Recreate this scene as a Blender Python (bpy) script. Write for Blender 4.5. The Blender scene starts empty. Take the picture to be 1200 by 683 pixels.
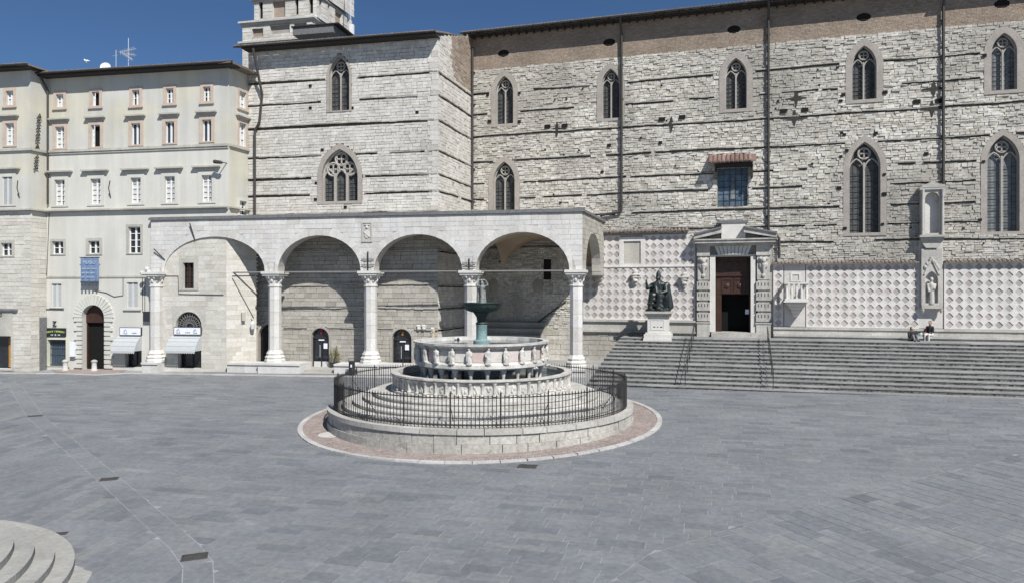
import bpy, bmesh, math, random
from math import sin, cos, pi, radians, sqrt, atan2
from mathutils import Vector, Matrix
from mathutils.geometry import tessellate_polygon
S = bpy.context.scene
col = S.collection
# ------------------------------------------------------------------ camera, sky, sun, exposure
F, CX, CY, HC = 870.0, 600.0, 341.5, 5.5
cam = bpy.data.cameras.new('camera'); cam.sensor_width = 36.0; cam.lens = F/1200*36; cam.clip_start = .1; cam.clip_end = 4000
camo = bpy.data.objects.new('camera', cam); col.objects.link(camo)
camo.location = (0, 0, HC); camo.rotation_euler = (pi/2, 0, 0); S.camera = camo
LD = Vector((-.664, 1.248, -1.5)).normalized()          # direction in which sunlight travels
SUN_EL = math.asin(-LD.z); SUN_AZ = atan2(-LD.x, -LD.y)  # azimuth clockwise from +Y
W = bpy.data.worlds.new('World'); S.world = W; W.use_nodes = True
nt = W.node_tree; nt.nodes.clear()
sky = nt.nodes.new('ShaderNodeTexSky'); sky.sky_type = 'NISHITA'; sky.sun_disc = False
sky.sun_elevation = SUN_EL; sky.sun_rotation = SUN_AZ; sky.altitude = 500; sky.air_density = 1.0; sky.dust_density = .0; sky.ozone_density = 10.0
bg = nt.nodes.new('ShaderNodeBackground'); bg.inputs[1].default_value = .058
wo = nt.nodes.new('ShaderNodeOutputWorld'); nt.links.new(sky.outputs[0], bg.inputs[0]); nt.links.new(bg.outputs[0], wo.inputs[0])
sl = bpy.data.lights.new('sun', 'SUN'); sl.energy = 5.0; sl.angle = radians(.55); sl.color = (1, .982, .95)
so = bpy.data.objects.new('sun', sl); col.objects.link(so); so.rotation_euler = LD.to_track_quat('-Z', 'Y').to_euler(); so.location = (10, -20, 40)
S.view_settings.view_transform = 'Standard'; S.view_settings.look = 'None'; S.view_settings.gamma = 1; S.view_settings.exposure = 0.3
S.view_settings.use_curve_mapping = False

# ------------------------------------------------------------------ helpers
RND = random.Random(7)
def gz(x, y):
    x = max(-60, min(60, x)); y = max(-30, min(58, y))
    return .07 + .0165*x + .033*(y - 30.2)

class MB:
    def __init__(s): s.v = []; s.f = []; s.m = []
    def add(s, vs, fs, mi=0):
        o = len(s.v); s.v += [tuple(p) for p in vs]; s.f += [tuple(i+o for i in f) for f in fs]; s.m += [mi]*len(fs); return s
    def box(s, x0, x1, y0, y1, z0, z1, mi=0):
        return s.add([(x0,y0,z0),(x1,y0,z0),(x1,y1,z0),(x0,y1,z0),(x0,y0,z1),(x1,y0,z1),(x1,y1,z1),(x0,y1,z1)],
              [(0,3,2,1),(4,5,6,7),(0,1,5,4),(1,2,6,5),(2,3,7,6),(3,0,4,7)], mi)
    def prism(s, pts, y0, y1, mi=0, caps=True):
        """polygon given in (x,z), counter clockwise seen from -y, extruded from y0 (front) to y1"""
        n = len(pts); vs = [(p[0], y0, p[1]) for p in pts] + [(p[0], y1, p[1]) for p in pts]
        fs = [(i, i+n, (i+1) % n+n, (i+1) % n) for i in range(n)]
        if caps: fs += [tuple(range(n)), tuple(range(2*n-1, n-1, -1))]
        return s.add(vs, fs, mi)
    def vprism(s, pts, z0, z1, mi=0):
        n = len(pts); vs = [(p[0], p[1], z0) for p in pts] + [(p[0], p[1], z1) for p in pts]
        fs = [(i, (i+1) % n, (i+1) % n+n, i+n) for i in range(n)] + [tuple(range(n-1, -1, -1)), tuple(range(n, 2*n))]
        return s.add(vs, fs, mi)
    def lathe(s, prof, n=16, cx=0, cy=0, a0=0., a1=2*pi, mi=0, cap=True):
        full = abs(a1-a0-2*pi) < 1e-6; k = n if full else n+1
        vs = [(cx+r*cos(a0+(a1-a0)*i/n), cy+r*sin(a0+(a1-a0)*i/n), z) for r, z in prof for i in range(k)]
        fs = []
        for j in range(len(prof)-1):
            for i in range(n):
                i2 = (i+1) % k; fs.append((j*k+i, j*k+i2, (j+1)*k+i2, (j+1)*k+i))
        if full and cap:
            if prof[0][0] > 1e-4: fs.append(tuple(range(k-1, -1, -1)))
            if prof[-1][0] > 1e-4: fs.append(tuple((len(prof)-1)*k+i for i in range(k)))
        return s.add(vs, fs, mi)
    def tube(s, path, r, n=6, mi=0, closed=False):
        P = [Vector(p) for p in path]; m = len(P); vs = []; up0 = None
        rs = r if isinstance(r, (list, tuple)) else [r]*m
        for i in range(m):
            if closed: t = (P[(i+1) % m]-P[i-1])
            else: t = P[min(i+1, m-1)]-P[max(i-1, 0)]
            t = t.normalized() if t.length > 1e-9 else Vector((0, 0, 1))
            if up0 is None: up0 = Vector((0, 0, 1)) if abs(t.z) < .9 else Vector((0, 1, 0))
            a = t.cross(up0)
            if a.length < 1e-4: a = t.orthogonal()
            a.normalize(); b = a.cross(t).normalized(); up0 = b
            vs += [P[i]+rs[i]*(cos(2*pi*k/n+pi/n)*a+sin(2*pi*k/n+pi/n)*b) for k in range(n)]
        fs = []
        for i in range(m if closed else m-1):
            j = (i+1) % m
            fs += [(i*n+k, i*n+(k+1) % n, j*n+(k+1) % n, j*n+k) for k in range(n)]
        if not closed: fs += [tuple(range(n-1, -1, -1)), tuple((m-1)*n+k for k in range(n))]
        return s.add(vs, fs, mi)
    def ell(s, c, r, n=10, k=6, mi=0):
        prof = [(max(1e-5, sin(pi*j/k)), -cos(pi*j/k)) for j in range(k+1)]; o = len(s.v)
        s.lathe(prof, n, mi=mi, cap=False)
        s.v[o:] = [(c[0]+p[0]*r[0], c[1]+p[1]*r[1], c[2]+p[2]*r[2]) for p in s.v[o:]]; return s
    def xf(s, M, o=0):
        s.v[o:] = [tuple(M @ Vector(p)) for p in s.v[o:]]; return s
    def mesh(s, name, mats, smooth=None):
        me = bpy.data.meshes.new(name); me.from_pydata(s.v, [], s.f)
        for m in (mats if isinstance(mats, (list, tuple)) else [mats]): me.materials.append(m)
        if any(s.m): me.polygons.foreach_set('material_index', s.m)
        if smooth:
            me.polygons.foreach_set('use_smooth', [True]*len(me.polygons)); me.set_sharp_from_angle(angle=radians(smooth))
        me.update(); return me
    def build(s, name, mats, parent=None, smooth=None):
        return ob(name, s.mesh(name, mats, smooth), parent)

def ob(name, me, parent=None, loc=None, rot=None, scale=None):
    o = bpy.data.objects.new(name, me); col.objects.link(o)
    if parent is not None: o.parent = parent
    if loc is not None: o.location = loc
    if rot is not None: o.rotation_euler = rot if isinstance(rot, (tuple, list)) else (0, 0, rot)
    if scale is not None: o.scale = scale if isinstance(scale, (tuple, list)) else (scale,)*3
    return o
def tag(o, label=None, cat=None, group=None, kind=None):
    for k, v in (('label', label), ('category', cat), ('group', group), ('kind', kind)):
        if v: o[k] = v
    return o
def thing(name, label, cat, loc=(0, 0, 0), rot=0, group=None):
    return tag(ob(name, None, None, loc, rot), label, cat, group)
def copy_tree(o, parent=None):
    c = o.copy(); col.objects.link(c); c.parent = parent
    for ch in list(o.children): copy_tree(ch, c)
    return c

class Frame:
    """a wall: origin, direction along the wall (x), into the wall (y), up (z)"""
    def __init__(s, O, ang): s.O = Vector((O[0], O[1], 0)); s.a = ang; s.x = Vector((cos(ang), sin(ang), 0)); s.n = Vector((-sin(ang), cos(ang), 0))
    def on(s, px, py, off=0.):
        d = Vector(((px-CX)/F, 1, (CY-py)/F)); c = Vector((0, 0, HC))
        t = (s.O+s.n*off-c).dot(s.n)/d.dot(s.n); P = c+d*t; return (P-s.O).dot(s.x), P.z
    def w(s, x, y, z=0): return s.O+s.x*x+s.n*y+Vector((0, 0, z))
    def loc(s, X, Y): v = Vector((X, Y, 0))-s.O; return v.dot(s.x), v.dot(s.n)
def ground(px, py, dz=0.):
    u, v = (px-CX)/F, (py-CY)/F; Y = 30.
    for _ in range(40): Y = (HC-gz(u*Y, Y)-dz)/v
    return u*Y, Y
def line_frame(u, Y, uvp): return Frame((u*Y/F, Y), -math.atan(F/uvp))
NAVE = line_frame(-47, 53.16, 2850)
BLK = line_frame(-87, 47.12, 4000)
LOG = line_frame(-422, 48.8, 4500)
PAL = line_frame(-332, 48.05, 4700)
WNG = line_frame(-564, 49.4, 4700)

# ------------------------------------------------------------------ materials
def new_mat(name):
    m = bpy.data.materials.new(name); m.use_nodes = True; t = m.node_tree; t.nodes.clear()
    b = t.nodes.new('ShaderNodeBsdfPrincipled'); o = t.nodes.new('ShaderNodeOutputMaterial'); t.links.new(b.outputs[0], o.inputs[0]); return m, t, b
def mixc(t, a, b, fac, mode='MIX'):
    n = t.nodes.new('ShaderNodeMix'); n.data_type = 'RGBA'; n.blend_type = mode
    for sock, val in ((n.inputs[0], fac), (n.inputs[6], a), (n.inputs[7], b)):
        if hasattr(val, 'links'): t.links.new(val, sock)
        else: sock.default_value = val if not isinstance(val, tuple) else (*val, 1)[:4]
    return n.outputs[2]
def ramp(t, src, stops):
    r = t.nodes.new('ShaderNodeValToRGB'); t.links.new(src, r.inputs[0]); e = r.color_ramp.elements
    while len(e) < len(stops): e.new(.5)
    for q, (p, c) in zip(e, stops): q.position = p; q.color = (*c, 1) if isinstance(c, tuple) else (c, c, c, 1)
    return r.outputs[0]
def noise(t, vec, scale, detail=4, rough=.6, stretch=None):
    if stretch:
        mp = t.nodes.new('ShaderNodeMapping'); mp.inputs[3].default_value = stretch; t.links.new(vec, mp.inputs[0]); vec = mp.outputs[0]
    n = t.nodes.new('ShaderNodeTexNoise'); n.inputs['Scale'].default_value = scale; n.inputs['Detail'].default_value = detail; n.inputs['Roughness'].default_value = rough
    t.links.new(vec, n.inputs['Vector']); return n.outputs[0]
def stone(name, pal, rough=.85, blot=.35, bscale=.5, fine=.25, fscale=9, bump=.25, dirt=None, streak=0., spec=.25, alt=None, altscale=.15):
    """pal: piece colours chosen per stone; blotches and fine grain on top; dirt=(colour, threshold, scale): stains with a shape"""
    m, t, b = new_mat(name); g = t.nodes.new('ShaderNodeNewGeometry'); oi = t.nodes.new('ShaderNodeObjectInfo')
    ad = t.nodes.new('ShaderNodeMath'); ad.operation = 'ADD'; t.links.new(g.outputs['Random Per Island'], ad.inputs[0]); t.links.new(oi.outputs['Random'], ad.inputs[1])
    fr = t.nodes.new('ShaderNodeMath'); fr.operation = 'FRACT'; t.links.new(ad.outputs[0], fr.inputs[0])
    n = len(pal); c = ramp(t, fr.outputs[0], [(i/max(1, n-1), p) for i, p in enumerate(pal)]) if n > 1 else mixc(t, pal[0], pal[0], 0.)
    P = g.outputs['Position']
    if alt: c = mixc(t, c, alt, ramp(t, noise(t, P, altscale, 3), [(.45, 0.), (.62, 1.)]))
    nb = noise(t, P, bscale, 5, .65); c = mixc(t, c, ramp(t, nb, [(.3, 1-blot), (.7, 1+blot*.25)]), 1., 'MULTIPLY')
    nf = noise(t, P, fscale, 4, .7); c = mixc(t, c, ramp(t, nf, [(.3, 1-fine), (.65, 1.+fine*.2)]), 1., 'MULTIPLY')
    if streak:
        ns = noise(t, P, 1.1, 4, .6, (1.3, 1.3, .12)); c = mixc(t, c, ramp(t, ns, [(.42, 1-streak), (.6, 1.)]), 1., 'MULTIPLY')
    if dirt:
        nd = noise(t, P, dirt[2], 6, .7); c = mixc(t, c, dirt[0], ramp(t, nd, [(dirt[1], 0.), (dirt[1]+.12, dirt[3] if len(dirt) > 3 else .8)]))
    t.links.new(c, b.inputs['Base Color']); b.inputs['Roughness'].default_value = rough; b.inputs['Specular IOR Level'].default_value = spec
    if bump:
        bp = t.nodes.new('ShaderNodeBump'); bp.inputs['Strength'].default_value = bump; bp.inputs['Distance'].default_value = .03; t.links.new(nf, bp.inputs['Height']); t.links.new(bp.outputs[0], b.inputs['Normal'])
    return m
def plain(name, c, rough=.6, metal=0., var=.15, scale=6, spec=.4, bump=0):
    m, t, b = new_mat(name); g = t.nodes.new('ShaderNodeNewGeometry'); n = noise(t, g.outputs['Position'], scale, 4)
    cc = mixc(t, c, ramp(t, n, [(.3, 1-var), (.7, 1+var*.4)]), 1., 'MULTIPLY'); t.links.new(cc, b.inputs['Base Color'])
    b.inputs['Roughness'].default_value = rough; b.inputs['Metallic'].default_value = metal; b.inputs['Specular IOR Level'].default_value = spec
    if bump:
        bp = t.nodes.new('ShaderNodeBump'); bp.inputs['Strength'].default_value = bump; bp.inputs['Distance'].default_value = .02; t.links.new(n, bp.inputs['Height']); t.links.new(bp.outputs[0], b.inputs['Normal'])
    return m
M = {}
M['rubble'] = stone('rubble_stone', [(.68,.64,.565), (.56,.52,.445), (.75,.715,.645), (.43,.39,.32), (.64,.60,.525), (.73,.70,.635), (.52,.48,.405), (.77,.74,.675), (.60,.56,.485)], blot=.24, bscale=.35, fine=.3, fscale=7, streak=.12, dirt=((.20,.185,.16), .60, .9, .45), alt=(.46,.43,.375), altscale=.11)
M['rubble_white'] = stone('pale_rubble', [(.66,.63,.575), (.59,.56,.505), (.70,.675,.62), (.53,.495,.435), (.64,.61,.555), (.68,.65,.60)], blot=.14, bscale=.35, fine=.22, fscale=7, streak=.12, dirt=((.26,.25,.225), .62, .8, .4))
M['mortar'] = stone('mortar', [(.40,.375,.33)], blot=.3, fine=.3)
M['mortar_pale'] = stone('mortar_pale', [(.40,.385,.35)], blot=.25, fine=.25)
M['darkledge'] = stone('weathered_ledge', [(.50,.475,.42), (.34,.32,.28), (.56,.54,.49)], blot=.35, fine=.3)
M['brickband'] = stone('brown_brick', [(.33,.26,.20), (.29,.225,.17), (.37,.30,.235), (.34,.275,.215)], blot=.25, bscale=.5, fine=.3, fscale=10)
M['ashlar'] = stone('white_ashlar', [(.64,.625,.59), (.60,.58,.545), (.68,.665,.63), (.56,.535,.49), (.65,.63,.60), (.62,.61,.585)], blot=.14, bscale=.6, fine=.16, fscale=8, streak=.1, dirt=((.36,.33,.28), .63, .9, .45))
M['ashlar_joint'] = stone('ashlar_joint', [(.47,.45,.41)], blot=.2, fine=.2)
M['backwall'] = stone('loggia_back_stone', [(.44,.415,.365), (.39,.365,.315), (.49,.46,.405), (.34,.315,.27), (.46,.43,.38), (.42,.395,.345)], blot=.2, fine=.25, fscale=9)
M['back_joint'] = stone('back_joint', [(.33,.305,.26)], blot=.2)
M['portal'] = stone('portal_stone', [(.56,.535,.485)], blot=.25, bscale=1.3, fine=.22, fscale=11, streak=.25, dirt=((.2,.185,.16), .55, 2.4, .6))
M['white'] = stone('white_marble', [(.64,.62,.575)], blot=.16, bscale=1.1, fine=.16, fscale=12, dirt=((.38,.36,.32), .60, 2.2, .5))
M['fountain'] = stone('fountain_stone', [(.63,.605,.555), (.57,.55,.505), (.67,.645,.60), (.60,.58,.53)], blot=.25, bscale=1.4, fine=.25, fscale=12, streak=.18, dirt=((.2,.19,.17), .56, 2.4, .6))
M['drum'] = stone('drum_stone', [(.50,.475,.43), (.45,.43,.385), (.54,.52,.475), (.47,.45,.405)], blot=.25, bscale=1., fine=.3, fscale=8, dirt=((.13,.12,.10), .57, 1.7, .6))
M['pink'] = stone('pink_marble', [(.55,.45,.42), (.52,.41,.385), (.57,.49,.465)], blot=.15, bscale=2, fine=.2, fscale=14)
M['palepanel'] = stone('pale_panel', [(.60,.575,.535), (.56,.52,.49)], blot=.15, bscale=2, fine=.2, fscale=14)
M['lozenge'] = stone('pinkish_lozenge', [(.47,.44,.405), (.40,.37,.335), (.53,.50,.465), (.46,.40,.37), (.37,.345,.315), (.50,.45,.42)], blot=.2, bscale=1, fine=.25, fscale=14)
M['facing'] = stone('marble_facing', [(.69,.66,.625), (.66,.635,.60), (.71,.685,.655), (.64,.60,.56), (.68,.645,.615)], blot=.14, bscale=.7, fine=.14, fscale=10, streak=.1, alt=(.655,.625,.595), altscale=.3)
M['frame'] = stone('window_stone', [(.375,.34,.30)], blot=.22, bscale=1, fine=.22, fscale=9)
M['tracery'] = stone('tracery_stone', [(.40,.375,.335)], blot=.2, fine=.2)
M['ledgestone'] = stone('ledge_stone', [(.50,.48,.44), (.44,.42,.38), (.54,.52,.48)], blot=.25, fine=.25, dirt=((.2,.19,.17), .6, 1.5, .5))
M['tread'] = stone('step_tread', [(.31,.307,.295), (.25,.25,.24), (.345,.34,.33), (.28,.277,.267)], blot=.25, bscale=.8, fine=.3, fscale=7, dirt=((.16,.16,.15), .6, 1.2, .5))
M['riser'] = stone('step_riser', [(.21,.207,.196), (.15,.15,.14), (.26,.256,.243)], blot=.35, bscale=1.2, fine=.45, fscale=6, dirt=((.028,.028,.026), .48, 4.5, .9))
M['fan'] = stone('fan_step_stone', [(.38,.372,.345), (.34,.333,.308), (.41,.40,.37)], blot=.2, bscale=1, fine=.22, fscale=9, dirt=((.2,.2,.18), .62, 1.5, .4))
M['plaster'] = stone('cream_plaster', [(.60,.585,.53)], blot=.1, bscale=.5, fine=.06, fscale=20, streak=.09, bump=.06, alt=(.555,.54,.485), altscale=.25)
M['plaster_up'] = stone('grey_cream_plaster', [(.53,.52,.475)], blot=.1, bscale=.5, fine=.06, fscale=20, streak=.09, bump=.06, alt=(.56,.53,.43), altscale=.32)
M['yellow_trim'] = stone('yellowish_paint', [(.60,.585,.47)], blot=.08, fine=.06, bump=.05)
M['terracotta_frame'] = stone('rosy_window_stone', [(.52,.42,.345)], blot=.15, bscale=2, fine=.15)
M['cornice'] = stone('cornice_stone', [(.50,.48,.42)], blot=.2, fine=.2, streak=.15)
M['wingstone'] = stone('wing_stone', [(.60,.575,.51), (.54,.51,.45), (.64,.61,.55), (.50,.465,.40), (.62,.59,.53), (.58,.55,.485)], blot=.15, fine=.2, fscale=9)
M['mortarwing'] = stone('wing_joint', [(.52,.495,.44)], blot=.2)
M['tile'] = stone('roof_tile', [(.21,.175,.15), (.17,.145,.125), (.26,.22,.19), (.15,.13,.115)], blot=.3, fine=.3)
M['redtile'] = stone('red_roof_tile', [(.23,.15,.125), (.18,.12,.10), (.30,.215,.185)], blot=.25, fine=.25)
M['eave'] = plain('dark_eave_wood', (.028,.024,.021), .8)
M['slab'] = plain('grey_roof_slab', (.16,.16,.16), .7, var=.3)
M['vault'] = stone('brown_vault_plaster', [(.40,.31,.225)], blot=.25, bscale=.6, fine=.12)
M['dark'] = plain('dark_interior', (.012,.012,.012), .9, spec=.1)
M['hole'] = plain('dark_hole', (.02,.018,.016), .9, spec=.1)
M['glass'] = plain('leaded_glass', (.10,.102,.10), .6, var=.55, scale=5, spec=.2, bump=.3)
M['glass_pale'] = plain('pale_leaded_glass', (.20,.215,.22), .6, var=.4, scale=3, spec=.2, bump=.25)
M['glass_blue'] = plain('blue_window_glass', (.10,.145,.19), .3, var=.6, scale=2.2, spec=.5, bump=.15)
M['lead'] = plain('lead_bar', (.03,.03,.032), .6)
M['pane'] = plain('window_pane', (.02,.024,.03), .08, var=.5, scale=1.5, spec=.6)
M['pane_blue'] = plain('sky_lit_pane', (.02,.032,.06), .06, var=.3, scale=1.5, spec=.8)
M['curtain'] = plain('curtain', (.55,.54,.52), .9, var=.25, scale=5)
M['paint'] = plain('white_paint', (.72,.72,.70), .5, var=.08)
M['shutter'] = plain('pale_shutter', (.55,.56,.55), .6, var=.08)
M['iron'] = plain('black_iron', (.03,.027,.026), .55, var=.3, spec=.4)
M['rust'] = plain('dark_iron', (.03,.024,.02), .7, var=.4)
M['pipe'] = plain('downpipe_metal', (.05,.045,.042), .5, var=.3)
M['copperpipe'] = plain('copper_pipe', (.20,.10,.075), .6, var=.3)
M['rod'] = plain('grey_tie_rod', (.22,.21,.20), .5, var=.2)
M['bronze'] = stone('bronze_patina', [(.018,.026,.024)], rough=.42, blot=.5, bscale=2.5, fine=.3, spec=.6, dirt=((.09,.15,.14), .56, 2.5, .6))
M['verdigris'] = stone('green_bronze', [(.045,.075,.066)], rough=.55, blot=.4, bscale=2.5, fine=.3, spec=.5, streak=.5, dirt=((.15,.23,.21), .57, 3.0, .6))
M['paleverdi'] = stone('pale_green_bronze', [(.22,.335,.325)], rough=.55, blot=.3, bscale=3, fine=.2, spec=.5, dirt=((.10,.17,.16), .6, 2.5, .6))
M['nymph'] = stone('greyish_bronze', [(.33,.345,.32)], rough=.6, blot=.5, bscale=5, fine=.4, fscale=14, spec=.4, dirt=((.03,.035,.033), .5, 5, .85))
M['water'] = plain('water', (.05,.075,.09), .06, var=.2, spec=.6, bump=.1)
M['wood'] = plain('brown_door_wood', (.05,.022,.014), .5, var=.35, scale=3)
M['paver'] = stone('paving_slab', [(.208,.217,.229), (.199,.209,.222), (.217,.225,.234), (.202,.211,.22), (.162,.172,.186), (.212,.22,.228), (.224,.232,.236), (.187,.197,.211), (.245,.25,.248)], rough=.68, blot=.2, bscale=.35, fine=.25, fscale=6, bump=.12, dirt=((.36,.365,.36), .62, .8, .4), spec=.3)
M['pavejoint'] = stone('paving_joint', [(.335,.34,.342)], blot=.25, bscale=.7, fine=.3)
M['brick'] = stone('apron_brick', [(.34,.27,.245), (.30,.235,.21), (.38,.315,.285), (.33,.285,.265), (.28,.225,.205)], blot=.2, bscale=.8, fine=.25, fscale=8)
M['brickjoint'] = stone('apron_joint', [(.36,.33,.30)], blot=.2)
M['kerb'] = stone('kerb_stone', [(.52,.505,.475), (.46,.45,.42), (.56,.545,.515)], blot=.25, fine=.25, dirt=((.2,.19,.17), .58, 2, .5))
M['grate'] = plain('cast_iron_cover', (.06,.058,.055), .6, var=.3)
M['cover'] = plain('pale_round_cover', (.50,.48,.44), .8, var=.15)
M['sign_white'] = plain('white_sign', (.72,.74,.80), .5, var=.05)
M['sign_dark'] = plain('dark_sign', (.015,.022,.022), .5, var=.1)
M['letter_yellow'] = plain('yellow_letter', (.45,.50,.10), .5)
M['letter_grey'] = plain('grey_letter', (.16,.17,.2), .5)
M['letter_pale'] = plain('pale_blue_letter', (.40,.50,.62), .8)
M['awning'] = plain('pale_awning_cloth', (.43,.445,.445), .85, var=.08)
M['banner'] = plain('blue_banner_cloth', (.16,.225,.345), .85, var=.2)
M['gate'] = plain('blue_grey_gate', (.06,.085,.11), .5, var=.3)
M['poster_red'] = plain('red_poster', (.42,.02,.07), .6); M['poster_ochre'] = plain('ochre_poster', (.42,.20,.035), .6, var=.3)
M['bin'] = plain('dark_bin', (.03,.031,.035), .5)
M['leaf'] = stone('dry_leaf', [(.16,.15,.07), (.22,.19,.09), (.10,.11,.05)], blot=.2, fine=.2, bump=0)
M['skin'] = plain('skin', (.42,.26,.19), .6, var=.08)
M['hair'] = plain('dark_hair', (.02,.015,.012), .7)
M['black'] = plain('black_cloth', (.022,.022,.026), .9, var=.2)
M['greycloth'] = plain('grey_cloth', (.19,.19,.20), .9, var=.2)
M['palecloth'] = plain('pale_cloth', (.55,.55,.53), .9, var=.15)
M['bluejean'] = plain('dark_jeans', (.05,.055,.075), .9, var=.2)
M['redcloth'] = plain('red_cloth', (.36,.03,.06), .8); M['mint'] = plain('mint_cloth', (.35,.62,.52), .8)
M['steel'] = plain('antenna_metal', (.55,.57,.6), .4, .3, var=.1)
M['tan'] = stone('tan_stone', [(.48,.40,.29)], blot=.3, bscale=3, fine=.2)

# ------------------------------------------------------------------ wall building
def span(poly, z):
    xs = []
    n = len(poly)
    for i in range(n):
        (x0, z0), (x1, z1) = poly[i], poly[(i+1) % n]
        if (z0 <= z) != (z1 <= z): xs.append(x0+(x1-x0)*(z-z0)/(z1-z0))
    return (min(xs), max(xs)) if xs else None
def masonry(rows, ext, holes=(), lmin=.3, lmax=.8, gap=.02, proud=(.0, .04), rng=None, skip=0., seg=None):
    """rows [(z0,z1)], ext(z)->(a,b); returns stone boxes (s0,s1,z0,z1,proud)"""
    rng = rng or RND; out = []
    for z0, z1 in rows:
        zm = (z0+z1)/2; e = ext(zm)
        if not e or e[1] <= e[0]: continue
        free = [e]
        for h in holes:
            sp = span(h, zm)
            if not sp: continue
            nf = []
            for a, b in free:
                if sp[1] <= a or sp[0] >= b: nf.append((a, b)); continue
                if sp[0]-a > .08: nf.append((a, sp[0]))
                if b-sp[1] > .08: nf.append((sp[1], b))
            free = nf
        for a, b in free:
            x = a
            while x < b-.05:
                L = rng.uniform(lmin, lmax)
                if b-x-L < lmin*.7: L = b-x
                L = min(L, b-x)
                if rng.random() >= skip: out.append((x+gap/2, x+L-gap/2, z0+gap/2, z1-gap/2, rng.uniform(*proud)))
                x += L
    return out
def rows(z0, z1, h0, h1, rng=None):
    rng = rng or RND; r = []; z = z0
    while z < z1-.02:
        h = rng.uniform(h0, h1)
        if z1-z-h < h0*.6: h = z1-z
        r.append((z, z+h)); z += h
    return r
def stone_box(mb, st, jit=.02, base=.012, rng=None):
    rng = rng or RND; s0, s1, z0, z1, p = st; j = lambda: rng.uniform(-jit, jit)
    if s1-s0 < .03: return
    k = min(.5, .08/(s1-s0)); jx = lambda: rng.uniform(-jit, jit)*.8
    f = [(s0+jx(), -p+j()*.5, z0+jx()), (s1+jx(), -p+j()*.5, z0+jx()), (s1+jx(), -p+j()*.5, z1+jx()), (s0+jx(), -p+j()*.5, z1+jx())]
    bk = [(q[0], base, q[2]) for q in f]
    mb.add(f+bk, [(0,1,2,3), (0,4,5,1), (1,5,6,2), (2,6,7,3), (3,7,4,0)])
def lay_stones(name, stones, mat, parent, n_single=300, jit=.015, rng=None, stuffname=None):
    """the largest n_single become objects of their own, the others one mesh"""
    stones = sorted(stones, key=lambda s: -(s[1]-s[0])*(s[3]-s[2]))
    for st in stones[:n_single]:
        mb = MB(); cx, cz = (st[0]+st[1])/2, (st[2]+st[3])/2
        stone_box(mb, (st[0]-cx, st[1]-cx, st[2]-cz, st[3]-cz, st[4]), jit, rng=rng)
        ob(name, mb.mesh(name, mat), parent, (cx, 0, cz))
    if stones[n_single:]:
        mb = MB()
        for st in stones[n_single:]: stone_box(mb, st, jit, rng=rng)
        tag(mb.build(stuffname or name+'work', mat, parent), kind='stuff')
def holed_wall(name, outer, holes, mat, parent, y=0., thick=.0, mi=0):
    """flat sheet with openings, in the x-z plane at depth y, facing -y; with thick it is a slab without reveals"""
    loops = [[Vector((p[0], p[1], 0)) for p in outer]]+[[Vector((p[0], p[1], 0)) for p in h] for h in holes]
    tri = tessellate_polygon(loops); pts = [p for l in loops for p in l]
    mb = MB(); vs = [(p.x, y, p.y) for p in pts]; fs = []
    for a, b, c in tri:
        A, B, C = pts[a], pts[b], pts[c]
        fs.append((a, b, c) if (B-A).cross(C-A).z > 0 else (a, c, b))
    mb.add(vs, fs)
    if thick:
        mb.add([(p.x, y+thick, p.y) for p in pts], [(f[0], f[2], f[1]) for f in fs])
        k = 0
        for li, l in enumerate(loops):
            n = len(l); o = len(mb.v)
            mb.add([(p.x, y, p.y) for p in l]+[(p.x, y+thick, p.y) for p in l], [(i, (i+1) % n, (i+1) % n+n, i+n) for i in range(n)])
    return mb.build(name, mat, parent)
def rectp(a, b, c, d): return [(a, c), (b, c), (b, d), (a, d)]
def gothic(s0, s1, z0, z1, n=8, rise=None):
    w = s1-s0; h = rise or .88*w; zs = z1-h; R = (h*h+w*w/4)/w; a = math.asin(min(1, h/R)); m = (s0+s1)/2
    L = [(s0+R-R*cos(a*i/n), zs+R*sin(a*i/n)) for i in range(n+1)]
    Rr = [(2*m-p[0], p[1]) for p in L]
    return [(s0, z0), (s1, z0)]+Rr+L[-2::-1], zs          # counter clockwise
def roundarch(s0, s1, z0, z1, n=12):
    r = (s1-s0)/2; m = (s0+s1)/2; h = min(r, z1-z0); zs = z1-h
    return [(s0, z0), (s1, z0)]+[(m+r*cos(pi*i/n), zs+h*sin(pi*i/n)) for i in range(n+1)], zs
def reveal(mb, poly, y0, y1, mi=0, skip_bottom=False):
    n = len(poly); o = [(p[0], y0, p[1]) for p in poly]+[(p[0], y1, p[1]) for p in poly]
    mb.add(o, [(i+n, (i+1) % n+n, (i+1) % n, i) for i in range(n)], mi); return mb
def ring(mb, inner, outer, y, mi=0):
    n = len(inner); mb.add([(p[0], y, p[1]) for p in inner]+[(p[0], y, p[1]) for p in outer], [(i+n, (i+1) % n+n, (i+1) % n, i) for i in range(n)], mi); return mb
def sheet(mb, poly, y, mi=0): mb.add([(p[0], y, p[1]) for p in poly], [tuple(range(len(poly)))], mi); return mb
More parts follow.
